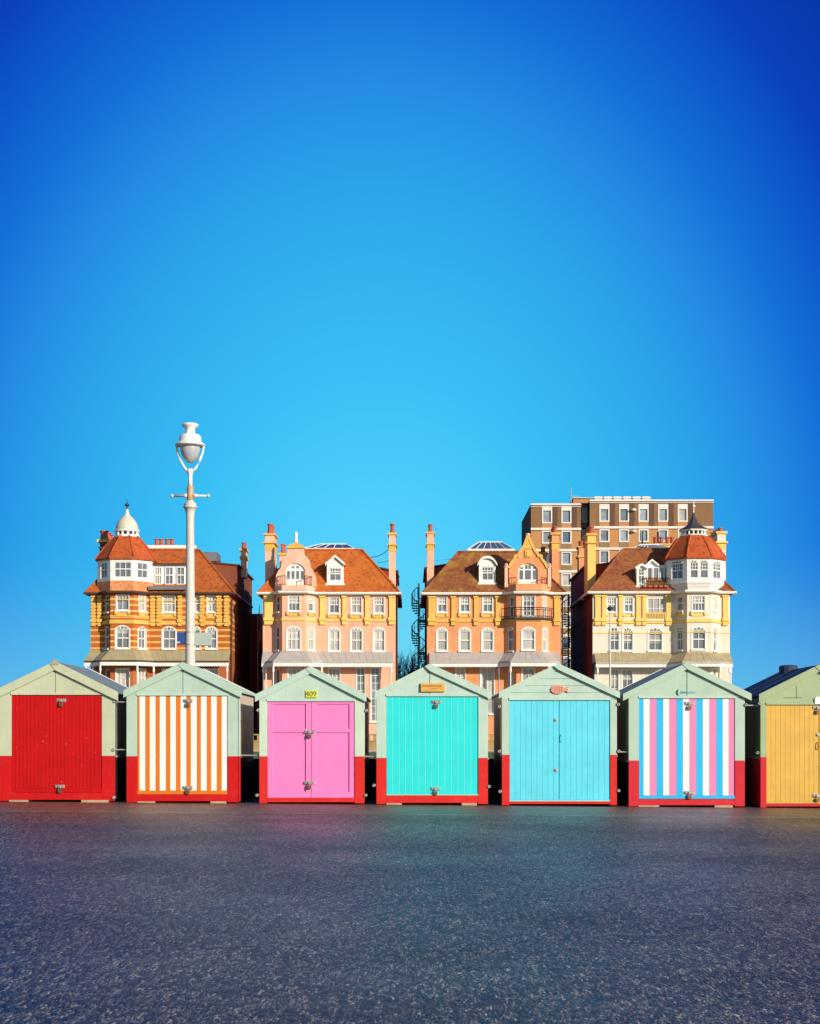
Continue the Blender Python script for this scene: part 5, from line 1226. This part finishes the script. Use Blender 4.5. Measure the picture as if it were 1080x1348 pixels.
mb = MB(); mb.tube([(PX(767, FY + 5), FY + 5.2, PZ(790, FY + 5)), (PX(774, FY + 5), FY + 5.2, PZ(781, FY + 5))], .12, 4); mb.build('verge_board', M['trim'], E)

# ------------------------------------------------------------------ apartment block behind (190 m away)
AY = 190.0
ax_ = lambda px: PX(px, AY); az_ = lambda py: PZ(py, AY)
A = thing('apartment_block', (ax_(820), AY, 0), 'large flat-roofed brown brick apartment block with white floor bands', 'apartment block')
DR = AY - .9                                            # right wing stands a little forward
frL, frR = Fr((ax_(699.3), AY), (ax_(765), AY)), Fr((PX(776.8, DR), DR), (PX(939.3, DR), DR))
frM = Fr((ax_(765), AY + 1.2), (ax_(777.2), AY + 1.2))
rows = [(664.5, 687.8), (697, 714.5), (724.6, 742.8), (752.8, 770.5), (780, 798), (808, 826), (836, 854), (864, 882), (892, 910)]
colsL = [(714.5, 726.6), (740, 752)]; colsR = [(790, 802), (816, 827.8), (841.6, 853.6), (867.4, 879.4), (893.2, 905)]
mb = MB()
def block(fr, cols, ytop, sh):
    ho = []
    for r in rows:
        for a, b in cols: ho.append((fr.u(a - .7), fr.u(b + .7), PZ(r[1] + sh, fr.p0.y), PZ(r[0] + sh, fr.p0.y)))
    zs = PZ(694.5 + sh, fr.p0.y)
    for za, zb_, mi in ((0, zs, 0), (zs, PZ(ytop, fr.p0.y), 1)):
        wall_sheet(mb, fr, 0, fr.L, za, zb_, [h_ for h_ in ho if za <= h_[2] and h_[3] <= zb_], .25, mi)
    return ho
hL = block(frL, colsL, 663.5, 1.2); hR = block(frR, colsR, 658.5, -.8)
hM = [(frM.L * .2, frM.L * .8, PZ(r[1], frM.p0.y), PZ(r[0], frM.p0.y)) for r in rows]
wall_sheet(mb, frM, 0, frM.L, 0, PZ(662, frM.p0.y), hM, .2, 2)
zl, zr_ = az_(663.5), PZ(658.5, DR)
xl, xm1, xm2, xr = ax_(699.3), ax_(765), PX(776.8, DR), PX(939.3, DR)
for (p0, p1, z, mi) in (((xl, AY + 16), (xl, AY), zl, 2), ((xm1, AY), (xm1, AY + 1.2), zl, 2), ((xm2, AY + 1.2), (xm2, DR), zr_, 2), ((xr, DR), (xr, AY + 16), zr_, 0), ((xr, AY + 16), (xl, AY + 16), zl, 2)):
    f_ = Fr(p0, p1); wall_sheet(mb, f_, 0, f_.L, 0, z, [], 0, mi)
mb.add([(xl, AY, zl), (xm1, AY, zl), (xm1, AY + 16, zl), (xl, AY + 16, zl)], [(0, 1, 2, 3)], 2); mb.add([(xm1, DR + .5, zr_ - .3), (xr, DR + .01, zr_ - .3), (xr, AY + 16, zr_ - .3), (xm1, AY + 16, zr_ - .3)], [(0, 1, 2, 3)], 2)
mb.build('wall', [M['apt_brick'], M['apt_brown'], M['apt_brown_shade']], A)
def apt_window(fr, a, b, z0, z1, head, g, top):
    m2 = MB(); t = .16
    m2.box(a, a + t, -.2, .06, z0, z1, 0, fr); m2.box(b - t, b, -.2, .06, z0, z1, 0, fr); m2.box(a + t, b - t, -.2, .059, z0, z0 + t, 0, fr)
    m2.box(a + t, b - t, -.2, .058, z1 - head, z1, 0, fr)
    wo = m2.build('window', M['apt_white'], A)
    p2 = MB(); p2.box(a + .02, b - .02, -.24, -.15, z0 + .02, z1 - .02, 0, fr); p2.build('pane', M[g], wo)
    if True:
        q = MB(); q.box(a, b, .003, .03, z0 - .68, z0 - .02, 0, fr); q.build('spandrel', M['apt_brick' if top else 'apt_spandrel'], wo)
for fr, hs in ((frL, hL), (frR, hR)):
    for i, (a, b, z0, z1) in enumerate(hs):
        apt_window(fr, a, b, z0, z1, .62 if i < len(colsL if fr is frL else colsR) else .2, random.choice(['apt_glass', 'apt_glass', 'glass', 'curtain', 'glass_blue']), z1 > az_(670))
for a, b, z0, z1 in hM: apt_window(frM, a, b, z0, z1, .15, 'apt_glass', False)
for fr, sh in ((frL, 1.2), (frR, -.8)):
    for j in range(1, 9):
        y0 = 693.8 + 28 * (j - 1) + sh
        q = MB(); q.box(-.02, fr.L + .02, .004, .2, PZ(y0 + 3.0, fr.p0.y), PZ(y0, fr.p0.y), 0, fr); q.build('floor_band', M['apt_white'], A)
    q = MB(); yt = 663.5 if fr is frL else 658.5
    q.box(-.05, fr.L + .05, .004, .22, PZ(yt + 1.6, fr.p0.y), PZ(yt - .6, fr.p0.y), 0, fr); q.box(-.03, fr.L + .03, .003, .12, PZ(yt + 3.6, fr.p0.y), PZ(yt + 2.8, fr.p0.y), 0, fr); q.build('parapet', M['apt_white'], A)
    for i, (a, b) in enumerate(colsL if fr is frL else colsR):          # brown columns beside the top windows
        q = MB(); q.box(fr.u(b) + .12, fr.u(b) + .75, .003, .07, PZ(692.8 + sh, fr.p0.y), PZ(662.5 + sh if fr is frL else 660, fr.p0.y), 0, fr); q.build('pier', M['apt_brown_shade'], A)
Yp = AY + 2.5
q = MB(); q.box(PX(755, Yp), PX(857, Yp), Yp, Yp + 6, PZ(664, Yp), PZ(655, Yp), 0)
for i in range(6): q.box(PX(783 + i * 12.6, Yp), PX(793 + i * 12.6, Yp), Yp - .12, Yp - .003, PZ(660, Yp), PZ(653.6, Yp), 1)
q.box(PX(754, Yp), PX(858, Yp), Yp - .2, Yp - .125, PZ(656, Yp), PZ(655.2, Yp), 1)
q.build('roof_housing', [M['apt_brick'], M['apt_white']], A)
q = MB(); q.tube([(PX(753.4, AY), AY + 1, PZ(662, AY)), (PX(753.4, AY), AY + 1, PZ(639, AY))], .06, 5); q.box(PX(753.4, AY), PX(766, AY), AY + .95, AY + 1.05, PZ(652.2, AY), PZ(651.4, AY)); q.build('aerial', M['galv'], A)
for px, py in ((834, 671.5), (834.5, 699.5)):
    q = MB(); q.lathe([(.3, PZ(py + 1.2, DR)), (.35, PZ(py, DR)), (.3, PZ(py - 1.2, DR))], PX(px, DR), DR - .3, 10); q.build('round_lamp', M['trim'], A)
for px, g_ in ((867, 0), (846, 0)):
    q = MB(); q.tube([(PX(px, DR), DR - .1, PZ(700, DR)), (PX(px, DR), DR - .1, PZ(745, DR))], .07, 5); q.build('downpipe', M['iron'], A)

# ------------------------------------------------------------------ spiral fire escapes
def spiral(px, Y, pyb, pyt, rad, pitch, label, ph=0.0, treads=14):
    x, zb_, zt_ = PX(px, Y), PZ(pyb, Y), PZ(pyt, Y)
    e_ = thing('fire_escape', (x, Y, zb_), label, 'fire escape', 'black spiral fire escapes between the houses')
    mb = MB(); mb.lathe([(.07, zb_), (.07, zt_ + 1.2)], x, Y, 8); mb.build('pole', M['iron'], e_)
    mb = MB(); rb = MB(); n = int((zt_ - zb_) / pitch * treads); hr = []
    for i in range(n + 1):
        a = ph + 2 * math.pi * i / treads; z = zb_ + pitch * i / treads
        a2 = a + 2 * math.pi / treads * .95
        vs = [(x + .06 * math.cos(a), Y + .06 * math.sin(a)), (x + rad * math.cos(a), Y + rad * math.sin(a)), (x + rad * math.cos(a2), Y + rad * math.sin(a2)), (x + .06 * math.cos(a2), Y + .06 * math.sin(a2))]
        mb.slab(vs, z - .03, z + .06)
        rb.tube([(x + rad * math.cos(a), Y + rad * math.sin(a), z), (x + rad * math.cos(a), Y + rad * math.sin(a), z + 1.0)], .026, 4)
        hr.append((x + rad * math.cos(a), Y + rad * math.sin(a), z + 1.0))
    rb.tube(hr, .04, 5); rb.tube([(p_[0], p_[1], p_[2] - .5) for p_ in hr], .018, 4)
    mb.build('tread', M['iron'], e_); rb.build('railing', M['iron'], e_)
    mb = MB()
    for j in range(int((zt_ - zb_) / pitch) + 1):
        z = zb_ + pitch * j + pitch * .98
        if z < zt_ + .5: mb.box(x, x + 1.15, Y - .4, Y + .4, z - .05, z) if ph < 4 else mb.box(x - 1.0, x, Y - .4, Y + .4, z - .05, z)
    mb.build('landing', M['iron'], e_)
    return e_
spiral(551.6, FY + 2.2, 987, 786, .62, 2.82, 'slender black spiral fire escape on the left flank of the salmon orange house', .5)
spiral(748.5, FY + 6.5, 987, 800, .7, 2.82, 'black spiral fire escape in the narrow gap beside the red flank of the cream house', 1.9)

# rear link block between the first two houses, with its stair
mb = MB(); yb_ = FY + 15
mb.box(PX(318, yb_), PX(358, yb_), yb_, yb_ + 8, 0, PZ(808, yb_), 0)
lk = mb.build('rear_building', M['side_brick'], base=(PX(338, yb_), yb_, 0)); tag(lk, 'dark red brick rear block set back in the gap between the first two houses', 'building')
railing(lk, [(PX(320, yb_), yb_ + .2), (PX(356, yb_), yb_ + .2)], PZ(808, yb_), PZ(796, yb_), 'iron', 12)
mb = MB(); Yl = FY + 10
mb.add([], [])
for i in range(14): mb.box(PX(339.5, Yl), PX(346, Yl), Yl + i * .1, Yl + .22 + i * .1, PZ(843 - i * 2.6, Yl), PZ(843 - i * 2.6, Yl) + .1)
for i in range(4): mb.tube([(PX(339.6 + .0 * i, Yl), Yl - .02, PZ(843, Yl) + i * .3), (PX(339.6, Yl), Yl + 1.5, PZ(808, Yl) + i * .3)], .03, 4)
mb.tube([(PX(339.6, Yl), Yl, 0), (PX(339.6, Yl), Yl, PZ(808, Yl))], .06, 5)
o = mb.build('outside_stair', M['stair_pink'], base=(PX(342, Yl), Yl, 0)); tag(o, 'pinkish metal stair climbing the wall beside the peach house', 'stair')

# garden walls with piers in front of the houses
for hd_, mat_, nm, pz in ((h1, 'h1_low', 'low red brick garden wall before the banded brick house', (338.5,)), (h2, 'pier', 'low yellow garden wall and capped piers before the peach house', (489, 420)), (h3, 'pier', 'low yellow garden wall and capped piers before the salmon house', (647, 560)), (h4, 'h4_wall', 'low cream garden wall and capped piers before the cream house', (770, 960))):
    Yw = 124.0; xa, xb = hd_['xL'] - 1.0, hd_['xR'] + 1.2
    mb = MB(); mb.box(xa, xb, Yw, Yw + .3, 0, .75); mb.box(xa - .02, xb + .02, Yw - .05, Yw + .35, .751, .85)
    for i in range(int((xb - xa) / .5)): mb.box(xa + i * .5 + .1, xa + i * .5 + .32, Yw + .05, Yw + .25, .851, 1.25)
    mb.box(xa, xb, Yw + .02, Yw + .28, 1.251, 1.36)
    g_ = mb.build('garden_wall', M[mat_], base=((xa + xb) / 2, Yw, 0)); tag(g_, nm, 'wall', 'garden walls along the seafront houses')
    for px in pz:
        m2 = MB(); x_ = PX(px, Yw); m2.box(x_ - .28, x_ + .28, Yw - .12, Yw + .45, 0, 1.55); m2.box(x_ - .36, x_ + .36, Yw - .2, Yw + .53, 1.551, 1.7); m2.loft([[(x_ - .3, Yw - .14, 1.701), (x_ + .3, Yw - .14, 1.701), (x_ + .3, Yw + .47, 1.701), (x_ - .3, Yw + .47, 1.701)], [(x_ - .08, Yw + .08, 2.05), (x_ + .08, Yw + .08, 2.05), (x_ + .08, Yw + .24, 2.05), (x_ - .08, Yw + .24, 2.05)]]); m2.lathe([(.06, 2.05), (.13, 2.15), (.06, 2.3), (.01, 2.34)], x_, Yw + .16, 8)
        m2.build('pier', M[mat_], g_)

# slim far lamp post before the cream house
Yd = 112.0; x_ = PX(803.6, Yd)
ex = thing('street_lamp', (x_, Yd, 0), 'slim distant lamp post standing before the cream house', 'street lamp')
mb = MB(); mb.lathe([(.11, -.1), (.11, 1.2), (.07, 1.4), (.055, PZ(803, Yd)), (.03, PZ(801, Yd))], x_, Yd, 8); mb.build('post', M['lamp'], ex)
mb = MB(); mb.lathe([(.06, PZ(804.5, Yd)), (.2, PZ(802.5, Yd)), (.24, PZ(800.8, Yd)), (.28, PZ(800.5, Yd)), (.12, PZ(798.8, Yd)), (.03, PZ(798, Yd))], x_, Yd, 10); mb.build('lantern', M['lead_dark'], ex)

# ------------------------------------------------------------------ bare winter trees
M['twig'] = paint('bare_twigs', (0.03, 0.022, 0.028), var=0.3)
def bare_tree(px, Y, h_, spread, label, seed, group=None, stems=5):
    rnd = random.Random(seed); x = PX(px, Y)
    e_ = thing('bare_tree', (x, Y, -.1), label, 'tree', group)
    tr, cr = MB(), MB()
    def grow(p, d, ln, r, lv):
        pts = [p]; dd = d.copy()
        for s_ in range(3):
            dd = (dd + Vector((rnd.uniform(-.18, .18), rnd.uniform(-.18, .18), rnd.uniform(-.03, .14)))).normalized(); pts.append(pts[-1] + dd * ln / 3)
        (tr if lv < 2 else cr).tube(pts, [r, r * .85, r * .7, r * .5], 4 if lv > 1 else 6)
        if lv < 4:
            for s_ in range(4):
                q_ = pts[rnd.choice((1, 2, 2, 3))]; nd_ = (dd + Vector((rnd.uniform(-.75, .75), rnd.uniform(-.75, .75), rnd.uniform(-.05, .55))) * spread).normalized()
                grow(q_, nd_, ln * rnd.uniform(.5, .78), r * .66, lv + 1)
    for i in range(stems):
        a = rnd.uniform(0, 6.28); rr_ = rnd.uniform(.1, .5)
        grow(Vector((x + rr_ * math.cos(a), Y + rr_ * math.sin(a), -.15)), Vector((.35 * math.cos(a), .35 * math.sin(a), 1)).normalized(), h_ * .48, .07, 0)
    tr.build('trunk', M['twig'], e_); cr.build('crown', M['twig'], e_)
    return e_
bare_tree(536, 150, 9.2, .9, 'larger bare twiggy tree in the gap between the peach and salmon houses', 3, 'bare winter trees between the houses', 6)
bare_tree(527, 152, 7.2, .8, 'lower bare twiggy tree close to the peach house wall', 9, 'bare winter trees between the houses', 5)
bare_tree(545, 149, 8.8, .8, 'bare twiggy tree close beneath the spiral fire escape', 14, 'bare winter trees between the houses', 5)
# clipped evergreen far off on the right
rnd = random.Random(5)
for px, Y, r_, hh, lb in ((968, 170, 1.6, 6.1, 'round dark evergreen just right of the cream house'), (978, 176, 2.2, 5.6, 'far dark evergreen between the cream house and the yellow hut')):
    x = PX(px, Y); e_ = thing('evergreen_tree', (x, Y, -.1), lb, 'tree', 'distant evergreens right of the houses')
    mb = MB(); mb.tube([(x, Y, -.2), (x + .05, Y, hh * .5), (x, Y, hh * .8)], [.18, .13, .05], 6); mb.build('trunk', M['twig'], e_)
    mb = MB()
    for i in range(1800):
        a, b = rnd.uniform(0, 6.28), math.acos(rnd.uniform(-1, 1)); q_ = rnd.uniform(.55, 1.05) * (1 + .18 * math.sin(3 * a + 2 * b))
        c_ = Vector((x + r_ * q_ * math.sin(b) * math.cos(a), Y + r_ * q_ * math.sin(b) * math.sin(a), hh * .58 + hh * .42 * q_ * math.cos(b)))
        u_, v_ = [Vector((rnd.uniform(-1, 1), rnd.uniform(-1, 1), rnd.uniform(-1, 1))).normalized() * .2 for _ in range(2)]
        mb.add([c_ - u_, c_ + v_, c_ + u_], [(0, 1, 2)])
    mb.build('crown', M['foliage'] if 'foliage' in M else M['grass'], e_)

for o in COL.objects:
    for kx in ('_b', '_d'):
        if kx in o: del o[kx]
